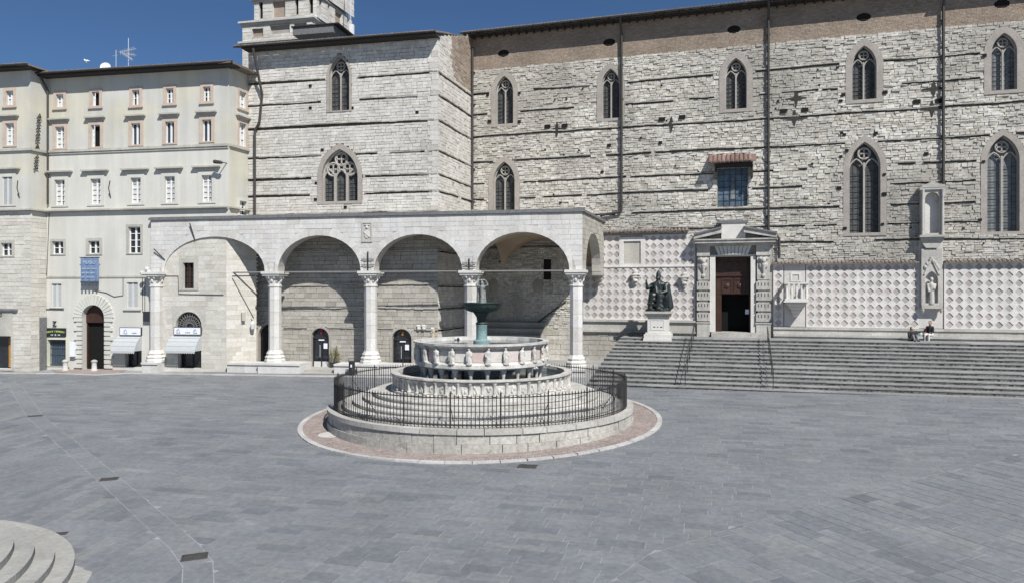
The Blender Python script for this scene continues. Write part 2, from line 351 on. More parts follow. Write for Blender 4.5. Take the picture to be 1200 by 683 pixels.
def gothic_window(parent, s0, s1, z0, z1, fw, lights=2, glass='glass', bars=6, rise=None, sill=True, fwt=None):
    """returns outer outline (for leaving the masonry open)"""
    inner, zs = gothic(s0, s1, z0, z1, rise=rise); w = s1-s0; m = (s0+s1)/2
    outer, _ = gothic(s0-fw, s1+fw, z0-fw*.55, z1+fw*1.15, rise=(rise or .88*w)+fw*1.0)
    fr = MB(); ring(fr, inner, outer, -.06); reveal(fr, outer, .06, -.06); reveal(fr, inner, -.06, .5)
    wdw = fr.build('window', M['frame'], parent)
    g = MB(); sheet(g, inner, .42); g.build('glass', M[glass], wdw)
    tr = MB(); yd = .26; r = max(.05, w*.035)
    def arc(pl, rr=r): tr.tube([(p[0], yd, p[1]) for p in pl], rr, 6)
    k = lights; lw = w/k
    for i in range(1, k): tr.box(s0+lw*i-r*.9, s0+lw*i+r*.9, yd-r, yd+r, z0, zs+(.35*lw))
    tr.box(s0, s0+r*.9, yd-r, yd+r, z0, zs); tr.box(s1-r*.9, s1, yd-r, yd+r, z0, zs)
    arc(inner[2:], r*1.1)
    for i in range(k):
        a, b = s0+lw*i, s0+lw*(i+1); p, zz = gothic(a, b, z0, zs+lw*.62, rise=lw*.85); arc(p[2:], r*.8)
    zt = inner[2+8][1]
    def circ(cx, cz, R, rr=.8, foils=4):
        arc([(cx+R*cos(2*pi*i/14), cz+R*sin(2*pi*i/14)) for i in range(15)], r*rr)
        for q in range(foils):
            a = 2*pi*q/foils+pi/4; arc([(cx+R*.5*cos(a)+R*.42*cos(2*pi*i/8), cz+R*.5*sin(a)+R*.42*sin(2*pi*i/8)) for i in range(9)], r*.5)
    if k == 2:
        circ(m, zs+(zt-zs)*.56, w*.20)
    else:
        circ(m, zs+(zt-zs)*.66, w*.17); circ(s0+w*.27, zs+(zt-zs)*.30, w*.17); circ(s1-w*.27, zs+(zt-zs)*.30, w*.17)
    tr.build('tracery', M['tracery'], wdw)
    ba = MB()
    for i in range(1, bars):
        z = z0+(zs-z0)*i/bars; ba.box(s0, s1, .30, .325, z-.012, z+.012)
    for q in range(k):
        for e in (1, 2): x = s0+lw*q+lw*e/3; ba.box(x-.008, x+.008, .36, .375, z0, zs+lw*.3)
    ba.build('glazing_bars', M['lead'], wdw)
    if sill:
        sb = MB().box(s0-fw*.9, s1+fw*.9, -.14, .3, z0-.16, z0-.02); sb.build('sill', M['frame'], wdw)
    return outer, wdw

# ------------------------------------------------------------------ blob figures (statues, people)
def blob(name, prims, mat, parent, voxel=.04, loc=None, rot=None, smooth=2, scale=None):
    mb = MB()
    for p in prims:
        if p[0] == 'e': mb.ell(p[1], p[2] if isinstance(p[2], (tuple, list)) else (p[2],)*3, 12, 8)
        elif p[0] == 'c':
            a, b, r0, r1 = Vector(p[1]), Vector(p[2]), p[3], p[4]; mb.tube([a, a.lerp(b, .5), b], [r0, (r0+r1)/2, r1], 10); mb.ell(a, (r0,)*3, 10, 6); mb.ell(b, (r1,)*3, 10, 6)
        elif p[0] == 'b': mb.box(*p[1])
    me = mb.mesh('tmp', mat); o = bpy.data.objects.new('tmp', me); col.objects.link(o)
    md = o.modifiers.new('r', 'REMESH'); md.mode = 'VOXEL'; md.voxel_size = voxel
    if smooth: s2 = o.modifiers.new('s', 'SMOOTH'); s2.iterations = smooth; s2.factor = .5
    dg = bpy.context.evaluated_depsgraph_get(); dg.update()
    m2 = bpy.data.meshes.new_from_object(o.evaluated_get(dg)); m2.name = name
    bpy.data.objects.remove(o); bpy.data.meshes.remove(me)
    m2.materials.clear(); m2.materials.append(mat); m2.polygons.foreach_set('use_smooth', [True]*len(m2.polygons))
    return ob(name, m2, parent, loc, rot, scale)
def text_mesh(txt, size, mat, extrude=.01):
    c = bpy.data.curves.new('t', 'FONT'); c.body = txt; c.size = size; c.extrude = extrude; c.align_x = 'CENTER'; c.align_y = 'CENTER'
    o = bpy.data.objects.new('t', c); col.objects.link(o); dg = bpy.context.evaluated_depsgraph_get(); dg.update()
    me = bpy.data.meshes.new_from_object(o.evaluated_get(dg)); bpy.data.objects.remove(o); bpy.data.curves.remove(c)
    me.materials.clear(); me.materials.append(mat); return me

# ================================================================== ground and paving
def ground_mesh():
    xs = [-900, -300, -60]+[-60+6*i for i in range(1, 20)]+[60, 300, 900]; ys = [-700, -200, -30]+[-30+4*i for i in range(1, 22)]+[58, 250, 900]
    vs = [(x, y, gz(x, y)-.006) for y in ys for x in xs]; n = len(xs)
    return MB().add(vs, [(j*n+i, j*n+i+1, (j+1)*n+i+1, (j+1)*n+i) for j in range(len(ys)-1) for i in range(n-1)])
GND = tag(ground_mesh().build('piazza_ground', M['pavejoint']), kind='structure')
FC = Vector((-1.31, 32.0)); R_AP = 7.63                                  # fountain centre, apron radius
CH = [Vector(ground(*p)) for p in ((-90, 385), (-20, 425), (20, 455), (41, 487), (80, 520), (128, 561), (175, 603), (215, 638), (232, 660), (232, 700), (222, 780), (205, 1000))]
RL = [Vector(ground(*p)) for p in ((500, 860), (640, 735), (760, 649), (880, 611), (1005, 579), (1090, 557), (1200, 531), (1400, 492))]
def near_seg(pl, p):
    best = None
    for a, b in zip(pl[:-1], pl[1:]):
        d = b-a; t = max(0, min(1, (p-a).dot(d)/d.length_squared)); q = a+d*t; e = (p-q).length
        if best is None or e < best[0]: best = (e, q, d.normalized())
    e, q, d = best; return (p-q).x*d.y-(p-q).y*d.x, q, d                 # signed: + to the right of the direction
def clip(poly, q, n):
    """keep the side to which n points"""
    out = []
    for i in range(len(poly)):
        a, b = poly[i], poly[(i+1) % len(poly)]; da, db = (a-q).dot(n), (b-q).dot(n)
        if da >= 0: out.append(a)
        if (da >= 0) != (db >= 0): out.append(a+(b-a)*(da/(da-db)))
    return out
def area(p): return abs(sum(p[i].x*p[(i+1) % len(p)].y-p[(i+1) % len(p)].x*p[i].y for i in range(len(p))))/2
def covered(p):
    s, y = NAVE.loc(p.x, p.y)
    if y > -10.3 and s > 8: return True
    if y > -7 and s > 2: return True
    if LOG.loc(p.x, p.y)[1] > .2 or WNG.loc(p.x, p.y)[1] > .1 and p.x < -20: return True
    return False
CHW = .30
def zone_of(p):
    e1 = near_seg(CH, p)[0]; e2 = near_seg(RL, p)[0]
    if e1 > CHW: return 0
    if e1 > -CHW: return -1
    if e2 > 0: return 2
    return 1
rg = random.Random(21); slabs = []
def zone_slabs(zone, ang, wmin, wmax, lmin, lmax):
    ax = Vector((cos(ang), sin(ang))); ay = Vector((-sin(ang), cos(ang))); O = Vector((0, 25)); v = -75.
    while v < 75:
        w = rg.uniform(wmin, wmax); u = -75+rg.uniform(0, 1)
        while u < 75:
            L = rg.uniform(lmin, lmax); c = O+ax*(u+L/2)+ay*(v+w/2); u += L
            if c.y < 7.5 or c.y > 56: continue
            px, py = c.x/c.y*F, (HC-gz(c.x, c.y))/c.y*F
            if abs(px) > 760 or py > 450: continue
            if zone_of(c) != zone and min(abs(abs(near_seg(CH, c)[0])-CHW), abs(near_seg(RL, c)[0])) > 1.2: continue
            if covered(c): continue
            g = .010; hl, hw = L/2-g, w/2-g
            P = [c+ax*sx*hl+ay*sy*hw for sx, sy in ((-1,-1), (1,-1), (1,1), (-1,1))]
            e, q, d = near_seg(CH, c); n = Vector((d.y, -d.x))
            if abs(e) < 2.5: P = clip(P, q+n*(CHW+.016), n) if zone == 0 else clip(P, q-n*(CHW+.016), -n)
            elif (zone == 0) != (e > 0): continue
            if zone != 0 and P:
                e, q, d = near_seg(RL, c); n = Vector((d.y, -d.x))
                if abs(e) < 2.5: P = clip(P, q+n*.01, n) if zone == 2 else clip(P, q-n*.01, -n)
                elif (zone == 2) != (e > 0): continue
            r = c-FC
            if P and r.length < R_AP+1.5: r.normalize(); P = clip(P, FC+r*(R_AP+.01), r)
            if len(P) > 2 and area(P) > .02: slabs.append(P)
        v += w
zone_slabs(1, radians(-16), .30, .46, .6, 1.45)
zone_slabs(0, radians(82), .32, .5, .6, 1.5)
zone_slabs(2, radians(-64), .34, .52, .6, 1.5)
# the channel of narrow slabs that curves across the square
for a, b in zip(CH[:-1], CH[1:]):
    L = (b-a).length; n = max(1, round(L/.9)); d = (b-a)/n; nn = Vector((d.y, -d.x)).normalized()*(CHW-.008); e = d.normalized()*.008
    for i in range(n):
        p = a+d*i; q = p+d; slabs.append([p+nn+e, p-nn+e, q-nn-e, q+nn-e][::-1])
def slab_poly(mb, P, o, h):
    if sum(P[i].x*P[(i+1) % len(P)].y-P[(i+1) % len(P)].x*P[i].y for i in range(len(P))) < 0: P = P[::-1]
    k = len(P); t = [(p.x-o[0], p.y-o[1], gz(p.x, p.y)+h-o[2]) for p in P]; b = [(x, y, z-.045) for x, y, z in t]
    mb.add(t+b, [tuple(range(k))]+[(i+k, (i+1) % k+k, (i+1) % k, i) for i in range(k)])
def cen(P): c = sum(P, Vector((0, 0)))/len(P); return c
def apparent(P):
    c = cen(P); px = abs(c.x/c.y*F); py = (HC-gz(c.x, c.y))/c.y*F
    return area(P)/c.y**3 if px < 598 and py < 340 else 0
slabs.sort(key=lambda P: -apparent(P))
for P in slabs[:300]:
    c = cen(P); o = (c.x, c.y, gz(c.x, c.y)); mb = MB(); slab_poly(mb, P, o, rg.uniform(-.0025, .0025)); ob('paving_slab', mb.mesh('paving_slab', M['paver']), GND, o)
mb = MB()
for P in slabs[300:]: slab_poly(mb, P, (0, 0, 0), rg.uniform(-.0025, .0025))
tag(mb.build('paving', M['paver'], GND), kind='stuff')
# iron covers and grates let into the paving
def cover(px, py, w, d, ang, label):
    x, y = ground(px, py); o = tag(ob('drain_cover', None, None, (x, y, gz(x, y)), ang), label, 'drain cover')
    tilt = .0165*cos(ang)+.033*sin(ang), -.0165*sin(ang)+.033*cos(ang)
    f = lambda a, b, h: (a, b, h+tilt[0]*a+tilt[1]*b)
    fr = MB(); 
    for a0, a1, b0, b1 in ((-w/2, w/2, -d/2, -d/2+.04), (-w/2, w/2, d/2-.04, d/2), (-w/2, -w/2+.04, -d/2+.04, d/2-.04), (w/2-.04, w/2, -d/2+.04, d/2-.04)):
        fr.add([f(a0, b0, .012), f(a1, b0, .012), f(a1, b1, .012), f(a0, b1, .012), f(a0, b0, -.03), f(a1, b0, -.03), f(a1, b1, -.03), f(a0, b1, -.03)], [(0,1,2,3), (4,7,6,5), (0,4,5,1), (1,5,6,2), (2,6,7,3), (3,7,4,0)])
    fr.build('cover_frame', M['grate'], o)
    ba = MB(); n = 7
    for i in range(n):
        b0 = -d/2+.05+(d-.1)*i/n; b1 = b0+(d-.1)/n*.7; a0, a1 = -w/2+.045, w/2-.045
        ba.add([f(a0, b0, .008), f(a1, b0, .008), f(a1, b1, .008), f(a0, b1, .008), f(a0, b0, -.03), f(a1, b0, -.03), f(a1, b1, -.03), f(a0, b1, -.03)], [(0,1,2,3), (0,4,5,1), (1,5,6,2), (2,6,7,3), (3,7,4,0)])
    ba.build('cover_bars', M['grate'], o)
    pl = MB().add([f(-w/2, -d/2, .003), f(w/2, -d/2, .003), f(w/2, d/2, .003), f(-w/2, d/2, .003)], [(0,1,2,3)]); pl.build('cover_pit', M['hole'], o)
cover(41, 487, .6, .34, radians(20), 'drain grate far along the curved paving channel, nearest the palace')
cover(128, 561, .52, .36, radians(17), 'drain grate halfway along the curved paving channel')
cover(228, 652, .56, .40, radians(19), 'drain grate at the bend of the curved paving channel near the rounded steps')
cover(618, 546, .62, .42, radians(-14), 'dark iron cover just outside the pale kerb of the fountain apron')
cover(70, 625, .34, .2, radians(10), 'small dark drain beside the rounded steps')
# ------------------------------------------------------------------ apron round the fountain
AP = tag(ob('fountain_apron', None, None, (FC.x, FC.y, 0)), kind='structure')
def ann(mb, r0, r1, a0, a1, h0, h1, n=1, mi=0):
    """block of a ring, top follows the sloping ground at height h1"""
    vs = []
    for i in range(n+1):
        a = a0+(a1-a0)*i/n
        for r, h in ((r0, h1), (r1, h1), (r1, h0), (r0, h0)):
            x, y = r*cos(a), r*sin(a); vs.append((x, y, gz(FC.x+x, FC.y+y)+h))
    fs = []
    for i in range(n):
        k = i*4; fs += [(k, k+1, k+5, k+4), (k+1, k+2, k+6, k+5), (k+3, k, k+4, k+7)]
    fs += [(0, 3, 2, 1), (n*4, n*4+1, n*4+2, n*4+3)]; mb.add(vs, fs, mi)
mb = MB(); ann(mb, 5.8, 7.46, 0, 2*pi, -.03, .018, 96); mb.build('brick_bed', M['brickjoint'], AP)
mb = MB()
r = 6.3
while r < 7.40:
    w = .115; n = int(2*pi*r/.245); off = rg.random()
    for i in range(n):
        a = 2*pi*(i+off)/n; ann(mb, r+.006, r+w-.006, a+.004, a+2*pi/n-.004, 0, .027+rg.uniform(-.003, .004))
    r += w
tag(mb.build('apron_bricks', M['brick'], AP), kind='stuff')
NK = 52
for i in range(NK):
    a = 2*pi*i/NK; mb = MB(); ann(mb, 7.43, R_AP, a+.003, a+2*pi/NK-.003, -.05, .05+rg.uniform(-.006, .006), 2); mb.build('kerb_stone', M['kerb'], AP)
x, y = ground(388.5, 508.5, .03)
o = tag(ob('round_cover', None, None, (x, y, gz(x, y))), 'pale round flush cover set in the brick apron beside the fountain', 'cover')
mb = MB(); k = 24; mb.add([(.52*cos(2*pi*i/k), .52*sin(2*pi*i/k), .034+.0165*.52*cos(2*pi*i/k)+.033*.52*sin(2*pi*i/k)) for i in range(k)]+[(.52*cos(2*pi*i/k), .52*sin(2*pi*i/k), -.02) for i in range(k)], [tuple(range(k))]+[(i+k, (i+1) % k+k, (i+1) % k, i) for i in range(k)]); mb.build('cover_disc', M['cover'], o)

# ================================================================== fountain
FN = thing('fountain', 'two-tiered white and pink marble fountain with bronze bowl, ringed by an iron railing', 'fountain', (FC.x, FC.y, 0))
def sector(mb, r0, r1, z0, z1, a0, a1, n=3):
    vs = []
    for i in range(n+1):
        a = a0+(a1-a0)*i/n; c, s = cos(a), sin(a); vs += [(r0*c, r0*s, z1), (r1*c, r1*s, z1), (r1*c, r1*s, z0), (r0*c, r0*s, z0)]
    fs = []
    for i in range(n): k = i*4; fs += [(k, k+1, k+5, k+4), (k+1, k+2, k+6, k+5), (k+3, k, k+4, k+7)]
    mb.add(vs, fs+[(0, 3, 2, 1), (n*4, n*4+1, n*4+2, n*4+3)])
def ring_of_stones(name, n, r0, r1, z0, z1, mat, off, g=.004, seg=3, jr=.01, uneven=True):
    cuts = [(i+off+(rg.uniform(-.22, .22) if uneven else 0))/n*2*pi for i in range(n)]
    for i in range(n):
        a0 = cuts[i]; a1 = cuts[(i+1) % n]+(2*pi if i == n-1 else 0); mb = MB(); d = rg.uniform(-jr, jr)
        sector(mb, r0, r1+d, z0, z1, a0+g/2, a1-g/2, seg); mb.build(name, mat, FN)
MB().lathe([(6.3, -.6), (6.3, .62), (5.6, .62)], 96, cap=False).build('drum_core', M['mortar_pale'], FN)
ring_of_stones('drum_stone', 38, 6.0, 6.47, -.6, .22, M['drum'], .3, jr=.012)
ring_of_stones('drum_stone', 42, 6.0, 6.41, .228, .56, M['drum'], .0, jr=.012)
ring_of_stones('rim_stone', 36, 5.75, 6.47, .565, .745, M['ledgestone'], .5, jr=.006)
for k, (r, z) in enumerate(((5.87, .90), (5.45, 1.05), (5.03, 1.20), (4.62, 1.36))):
    n = 30-k*2
    ring_of_stones('step_stone', n, r-.9, r, z-.055, z, M['fountain'], .2*k, g=.002, jr=.004)
    MB().lathe([(r-.035, z-.16), (r-.035, z-.05)], 72, cap=False).build('step_riser', M['fountain'], FN)
MB().lathe([(4.0, .7), (4.0, 1.33), (.5, 1.33)], 48, cap=False).build('basin_floor', M['fountain'], FN)
# lower basin, 25 sides with two panels each
N1 = 25; R1 = 3.80; A0 = pi/2+.05
MB().lathe([(R1+.06, 1.362), (R1+.06, 1.46), (R1-.03, 1.50), (R1-.10, 1.51), (R1-.10, 2.0), (R1+.0, 2.03), (R1+.08, 2.07), (R1+.08, 2.13), (R1-.22, 2.13), (R1-.25, 2.0), (R1-.25, 1.4)], N1, a0=A0, a1=A0+2*pi, cap=False).build('lower_basin', M['fountain'], FN)
def relief(w, h, seed, mat):
    q = random.Random(seed); mb = MB().box(-w/2, w/2, -.02, .03, 0, h)
    mb.add([(-w/2+.02, -.05, 0), ], [])
    for _ in range(4):
        mb.ell((q.uniform(-w*.22, w*.22), -.02, q.uniform(h*.2, h*.8)), (q.uniform(.035, .06), .05, q.uniform(.06, .13)), 7, 5)
    for x in (-w/2, w/2-.02): mb.box(x, x+.02, -.04, 0, 0, h)
    mb.box(-w/2+.02, w/2-.02, -.04, 0, h-.03, h); mb.box(-w/2+.02, w/2-.02, -.04, 0, 0, .03)
    return mb.mesh('panel', mat, 40)
pm = [relief(.40, .46, i, M['fountain']) for i in range(6)]
cm = MB().lathe([(.085, 0), (.085, .05), (.05, .07), (.05, .41), (.075, .44), (.09, .51)], 8).mesh('colonnette', M['fountain'], 40)
apo = (R1-.10)*cos(pi/N1)
for i in range(N1):
    am = A0+2*pi*(i+.5)/N1; t = Vector((-sin(am), cos(am)))
    for sgn in (-1, 1):
        p = Vector((cos(am), sin(am)))*(apo+.012)+t*sgn*.235
        ob('panel', rg.choice(pm), FN, (p.x, p.y, 1.525), am+pi/2)
    for x in (0, .465):
        p = Vector((cos(am), sin(am)))*(apo+.062)+t*x; ob('colonnette', cm, FN, (p.x, p.y, 1.51), am)
MB().lathe([(.01, 1.86), (R1-.24, 1.86)], 25, a0=A0, a1=A0+2*pi, cap=False).build('water_surface', M['water'], FN)
# colonnettes carrying the upper basin
N2 = 24; B0 = pi/2+pi/24
c2 = MB().lathe([(.11, 1.40), (.11, 1.50), (.075, 1.55), (.07, 2.10), (.085, 2.13), (.085, 2.18), (.13, 2.30), (.14, 2.39)], 10).mesh('supporting_column', M['fountain'], 40)
for i in range(N2):
    a = B0+2*pi*i/N2; ob('supporting_column', c2, FN, (2.52*cos(a), 2.52*sin(a), 0), a)
MB().lathe([(.75, 1.34), (.75, 2.5)], 12).build('central_core', M['drum'], FN)
# upper basin
MB().lathe([(2.42, 2.375), (2.70, 2.38), (2.80, 2.42), (2.84, 2.45), (2.84, 2.60), (2.78, 2.64), (2.70, 2.66), (2.70, 3.22), (2.78, 3.26), (2.80, 3.31), (2.92, 3.34), (2.93, 3.42), (2.66, 3.42), (2.62, 3.25), (2.62, 2.7), (.3, 2.6)], N2, a0=B0, a1=B0+2*pi, cap=False).build('upper_basin', M['fountain'], FN)
MB().lathe([(2.42, 2.373), (.3, 2.373)], N2, a0=B0, a1=B0+2*pi, cap=False).build('basin_underside', M['fountain'], FN)
ap2 = 2.70*cos(pi/N2)
def slab_panel(mat): return MB().box(-.255, .255, -.012, .02, 0, .46).mesh('panel', mat)
pp = [slab_panel(M['pink']), slab_panel(M['palepanel'])]
hue = [1, 1, 0, 0, 1, 0, 1, 0, 0, 1, 1, 0, 1, 1, 0, 1, 0, 1, 0, 0, 1, 0, 1, 0]
for i in range(N2):
    am = B0+2*pi*(i+.5)/N2; ob('panel', pp[hue[(i+3) % 24]], FN, (cos(am)*(ap2+.004), sin(am)*(ap2+.004), 2.71), am+pi/2)
def saint(seed):
    q = random.Random(seed); e = q.uniform(-.03, .03); s = q.choice((-1, 1))
    pr = [('c', (0, 0, .03), (0, 0, .24), .095, .085), ('c', (0, 0, .24), (e*.4, -.01, .40), .085, .09), ('e', (e, -.02, .535), (.045, .05, .06)),
          ('c', (-.075, -.01, .42), (-.09, -.05, .29), .032, .028), ('c', (.075, -.01, .42), (.08, -.06, .31), .032, .028), ('c', (.09*s, -.055, .12), (.085*s, -.065, .44), .018, .018),
          ('c', (-.03, -.06, .02), (-.02, -.085, .26), .03, .02), ('c', (.035, -.06, .02), (.03, -.08, .2), .03, .02), ('b', (-.10, .10, -.08, .1, 0, .045))]
    return blob('statuette', pr, M['fountain'], None, .018, smooth=1)
sv = [saint(i) for i in range(4)]
for i in range(N2):
    a = B0+2*pi*i/N2; o = sv[i] if i < 4 else ob('statuette', sv[i % 4].data); o.parent = FN
    o.location = (cos(a)*2.795, sin(a)*2.795, 2.62); o.rotation_euler = (0, 0, a+pi/2); o.scale = (1.2, 1.1, 1.15)
lion = [('e', (0, 0, .04), (.07, .09, .06)), ('e', (0, -.08, .07), (.055, .05, .055)), ('c', (0, -.1, .06), (0, -.16, .04), .03, .02)]
lo = blob('spout_head', lion, M['fountain'], FN, .02, smooth=1); a = B0+2*pi*19/24
lo.location = (cos(a)*2.83, sin(a)*2.83, 2.33); lo.rotation_euler = (0, 0, a+pi/2)
for k in (15, 17, 21, 23):
    a = B0+2*pi*k/24; o = ob('spout_head', lo.data, FN, (cos(a)*2.83, sin(a)*2.83, 2.33), a+pi/2)
MB().lathe([(.01, 3.28), (2.63, 3.28)], 24, a0=B0, a1=B0+2*pi, cap=False).build('water_surface', M['water'], FN)
MB().lathe([(.36, 2.5), (.36, 3.40), (.25, 3.44), (.235, 3.50), (.235, 4.02), (.25, 4.05), (.235, 4.07)], 20).build('bronze_shaft', M['paleverdi'], FN, 40)
MB().lathe([(.20, 4.06), (.25, 4.09), (.27, 4.12), (.25, 4.16), (.19, 4.20), (.22, 4.40), (.33, 4.56), (.37, 4.60), (.30, 4.62)], 20).build('bronze_capital', M['verdigris'], FN, 40)
bp = [(.22, 4.60), (.40, 4.62), (.62, 4.69), (.76, 4.80), (.84, 4.94), (.845, 4.985), (.90, 5.0), (.905, 5.025), (.82, 5.02), (.72, 4.86), (.3, 4.75), (.02, 4.74)]
bowl = MB().lathe(bp, 40, cap=False).build('bronze_bowl', M['verdigris'], FN, 40)
rib = MB()
for i in range(20):
    a = 2*pi*i/20; rib.tube([((r+.006)*cos(a), (r+.006)*sin(a), z) for r, z in bp[1:5]], .010, 5)
rib.build('bowl_ribs', M['verdigris'], bowl)
MB().lathe([(.01, 4.97), (.80, 4.97)], 24, cap=False).build('water_surface', M['water'], FN)
ny = [('c', (0, 0, 4.75), (0, 0, 5.05), .2, .16)]
for k in range(3):
    a = -pi/2+.2+2*pi*k/3; c, s = cos(a), sin(a); t = (-s, c)
    P = lambda r, u, z: (r*c+u*t[0], r*s+u*t[1], z)
    ny += [('c', P(.13, 0, 5.0), P(.12, .0, 5.45), .11, .085), ('c', P(.12, 0, 5.45), P(.12, 0, 5.68), .085, .10), ('c', P(.12, 0, 5.70), P(.12, 0, 5.80), .045, .045), ('e', P(.13, 0, 5.86), (.065, .065, .085)),
           ('c', P(.13, .09, 5.70), P(.17, .24, 5.78), .035, .03), ('c', P(.17, .24, 5.78), P(.10, .17, 5.97), .03, .025), ('c', P(.13, -.09, 5.70), P(.17, -.23, 5.75), .035, .03), ('c', P(.17, -.23, 5.75), P(.10, -.15, 5.95), .03, .025),
           ('c', P(.2, -.04, 5.0), P(.19, -.02, 5.4), .03, .02), ('c', P(.2, .05, 5.0), P(.18, .03, 5.45), .03, .02)]
ny += [('c', (-.12, 0, 5.97), (.12, 0, 5.98), .05, .05), ('c', (0, -.1, 5.97), (0, .12, 5.99), .05, .05)]
blob('nymph_group', ny, M['nymph'], FN, .022, smooth=1)
# iron railing
FE = thing('iron_railing', 'black wrought iron railing standing on the round stone base of the fountain', 'railing', (FC.x, FC.y, .745))
RF = 6.18; NP = 264
pk = MB().tube([(0, 0, 0), (0, 0, 1.12), (0, 0, 1.2)], [.0155, .0155, .003], 6); pk.tube([(0, 0, 1.085), (0, 0, 1.115)], .024, 6); pk = pk.mesh('picket', M['iron'])
po = MB().tube([(0, 0, 0), (0, 0, 1.2)], .03, 6).tube([(0, 0, 1.2), (0, 0, 1.3)], [.036, .005], 6).mesh('post', M['iron'])
for i in range(NP):
    a = 2*pi*i/NP+.006
    ob('post' if i % 12 == 0 else 'picket', po if i % 12 == 0 else pk, FE, (RF*cos(a), RF*sin(a), 0), a)
for z, h in ((.10, .016), (1.06, .018)):
    mb = MB(); ann2 = [(RF-.014, z-h), (RF+.014, z-h), (RF+.014, z+h), (RF-.014, z+h), (RF-.014, z-h)]; mb.lathe(ann2, 132, cap=False); mb.build('rail', M['iron'], FE)
for i in range(0, NP, 12):
    a = 2*pi*i/NP+.006
    MB().tube([(RF*cos(a), RF*sin(a), .8), ((RF-.5)*cos(a), (RF-.5)*sin(a), 0.16)], .014, 5).build('stay', M['iron'], FE) if i % 24 == 0 else None
# ------------------------------------------------------------------ rounded steps, lower left corner
FS = thing('fan_steps', 'pale stone rounded flight of steps fanning out onto the paving', 'steps', (-14.74, 13.6, 0))
for k in range(9):
    R = 6.18-.38*k; z = -.545+.155*k
    n = max(6, int(R*2.2)); 
    for i in range(n):
        a0, a1 = -1.2+2.6*i/n, -1.2+2.6*(i+1)/n; mb = MB(); sector(mb, R-1.2, R, -1.2 if k == 0 else z-.19, z, a0+.0015, a1-.0015, 5)
        mb.build('step_stone', M['fan'], FS)
MB().lathe([(2.85, -1.2), (2.85, .79)], 32).build('landing', M['fan'], FS)
# ================================================================== cathedral: nave flank, projecting front block, roofs
CA = thing('cathedral', 'long pale stone church flank with pointed windows, brick band below the eaves and marble facing', 'church', NAVE.w(0, 0, 0), NAVE.a)
rc = random.Random(5)
def NX(px, py=200, off=0): return NAVE.on(px, py, off)[0]
def NZ(px, py, off=0): return NAVE.on(px, py, off)[1]
def nrect(x0, x1, y0, y1, off=0): xm = (x0+x1)/2; return NX(x0, y0, off), NX(x1, y0, off), NZ(xm, y1, off), NZ(xm, y0, off)
def aligned(z0, z1, zl, h0, h1):
    out = []; z = z0
    for c in sorted(q for q in zl if z0 < q < z1)+[None]:
        t = z1 if c is None else c-.125
        out += rows(z, t, h0, h1, rc)
        if c is not None: out.append((t, c+.05)); z = c+.05
    return out
def plan(zlist, ext, hl, rng, prob):
    runs = []
    for z in zlist:
        x, e = ext; on = True; dz = 0; cur = []
        while x < e:
            L = min(rng.uniform(.22, .6), e-x+.001); dz = max(-.055, min(.055, dz+rng.uniform(-.03, .03)))
            if rng.random() < .09: on = rng.random() < prob
            elif not on and rng.random() < .35: on = True
            ok = on and not any(span(h, z) and x+L > span(h, z)[0]-.06 and x < span(h, z)[1]+.06 for h in hl)
            if ok: cur.append((x, min(e, x+L), z+dz))
            elif cur: runs.append(cur); cur = []
            x += L
        if cur: runs.append(cur)
    return [r for r in runs if r[-1][1]-r[0][0] > .3]
def slot(r, h=.11):
    """outline of the slot added to deepen the shadow below a run of ledge stones"""
    lo = [(p[0]+.0, p[2]-h*rc.uniform(.75, 1.1)) for p in r]+[(r[-1][1], r[-1][2]-h)]; up = [(r[-1][1], r[-1][2])]+[(p[0], p[2]) for p in r[::-1]]
    return lo+up
def build_courses(runs, slots, parent, rng, dep=(.05, .10), th=.075, mat='darkledge', smat='mortar'):
    ch = MB()
    for r, sl_ in zip(runs, slots):
        mb = MB()
        for a, b, zz in r:
            d0, d1, t = rng.uniform(*dep), rng.uniform(*dep), th*rng.uniform(.8, 1.15)
            vs = [(a-.004, -d0, zz), (b+.004, -d1, zz+rng.uniform(-.006, .006)), (b+.004, -d1, zz+t), (a-.004, -d0, zz+t)]; vs += [(p[0], .02, p[2]) for p in vs]
            mb.add(vs, [(0, 1, 2, 3), (0, 4, 5, 1), (1, 5, 6, 2), (2, 6, 7, 3), (3, 7, 4, 0)])
        mb.build('string_course', M[mat], parent)
        if sl_: reveal(ch, sl_, -.0, .28); sheet(ch, sl_, .27)  # deep slot added so the line under the ledge turns nearly black
    if ch.v: tag(ch.build('shadow_slots', M[smat], parent), kind='stuff')
SE = 46.0; ZT = 23.75; ZB = HC+15.78                                     # right end, wall top, brick band bottom
holes = []; wins = []
for x0, x1, y0, y1, fw, lt, gl, nb in ((581, 601.5, 89.6, 145.6, .34, 2, 'glass', 8), (705.4, 726, 81, 139, .34, 2, 'glass', 8), (850, 875, 68.5, 128, .38, 2, 'glass', 8), (998.6, 1027, 54, 117, .38, 2, 'glass', 8), (1161.6, 1191.6, 39, 106, .38, 2, 'glass_pale', 8),
                            (578.4, 603.3, 189.5, 252, .36, 2, 'glass', 9), (995, 1031.6, 166.6, 273, .34, 2, 'glass', 12), (1156.5, 1194.5, 159, 271.5, .33, 2, 'glass_pale', 12)):
    a, b, c, d = nrect(x0, x1, y0, y1); o, w = gothic_window(CA, a, b, c, d, fw, lt, gl, nb, sill=False); holes.append(o); wins.append(gothic(a, b, c, d)[0])
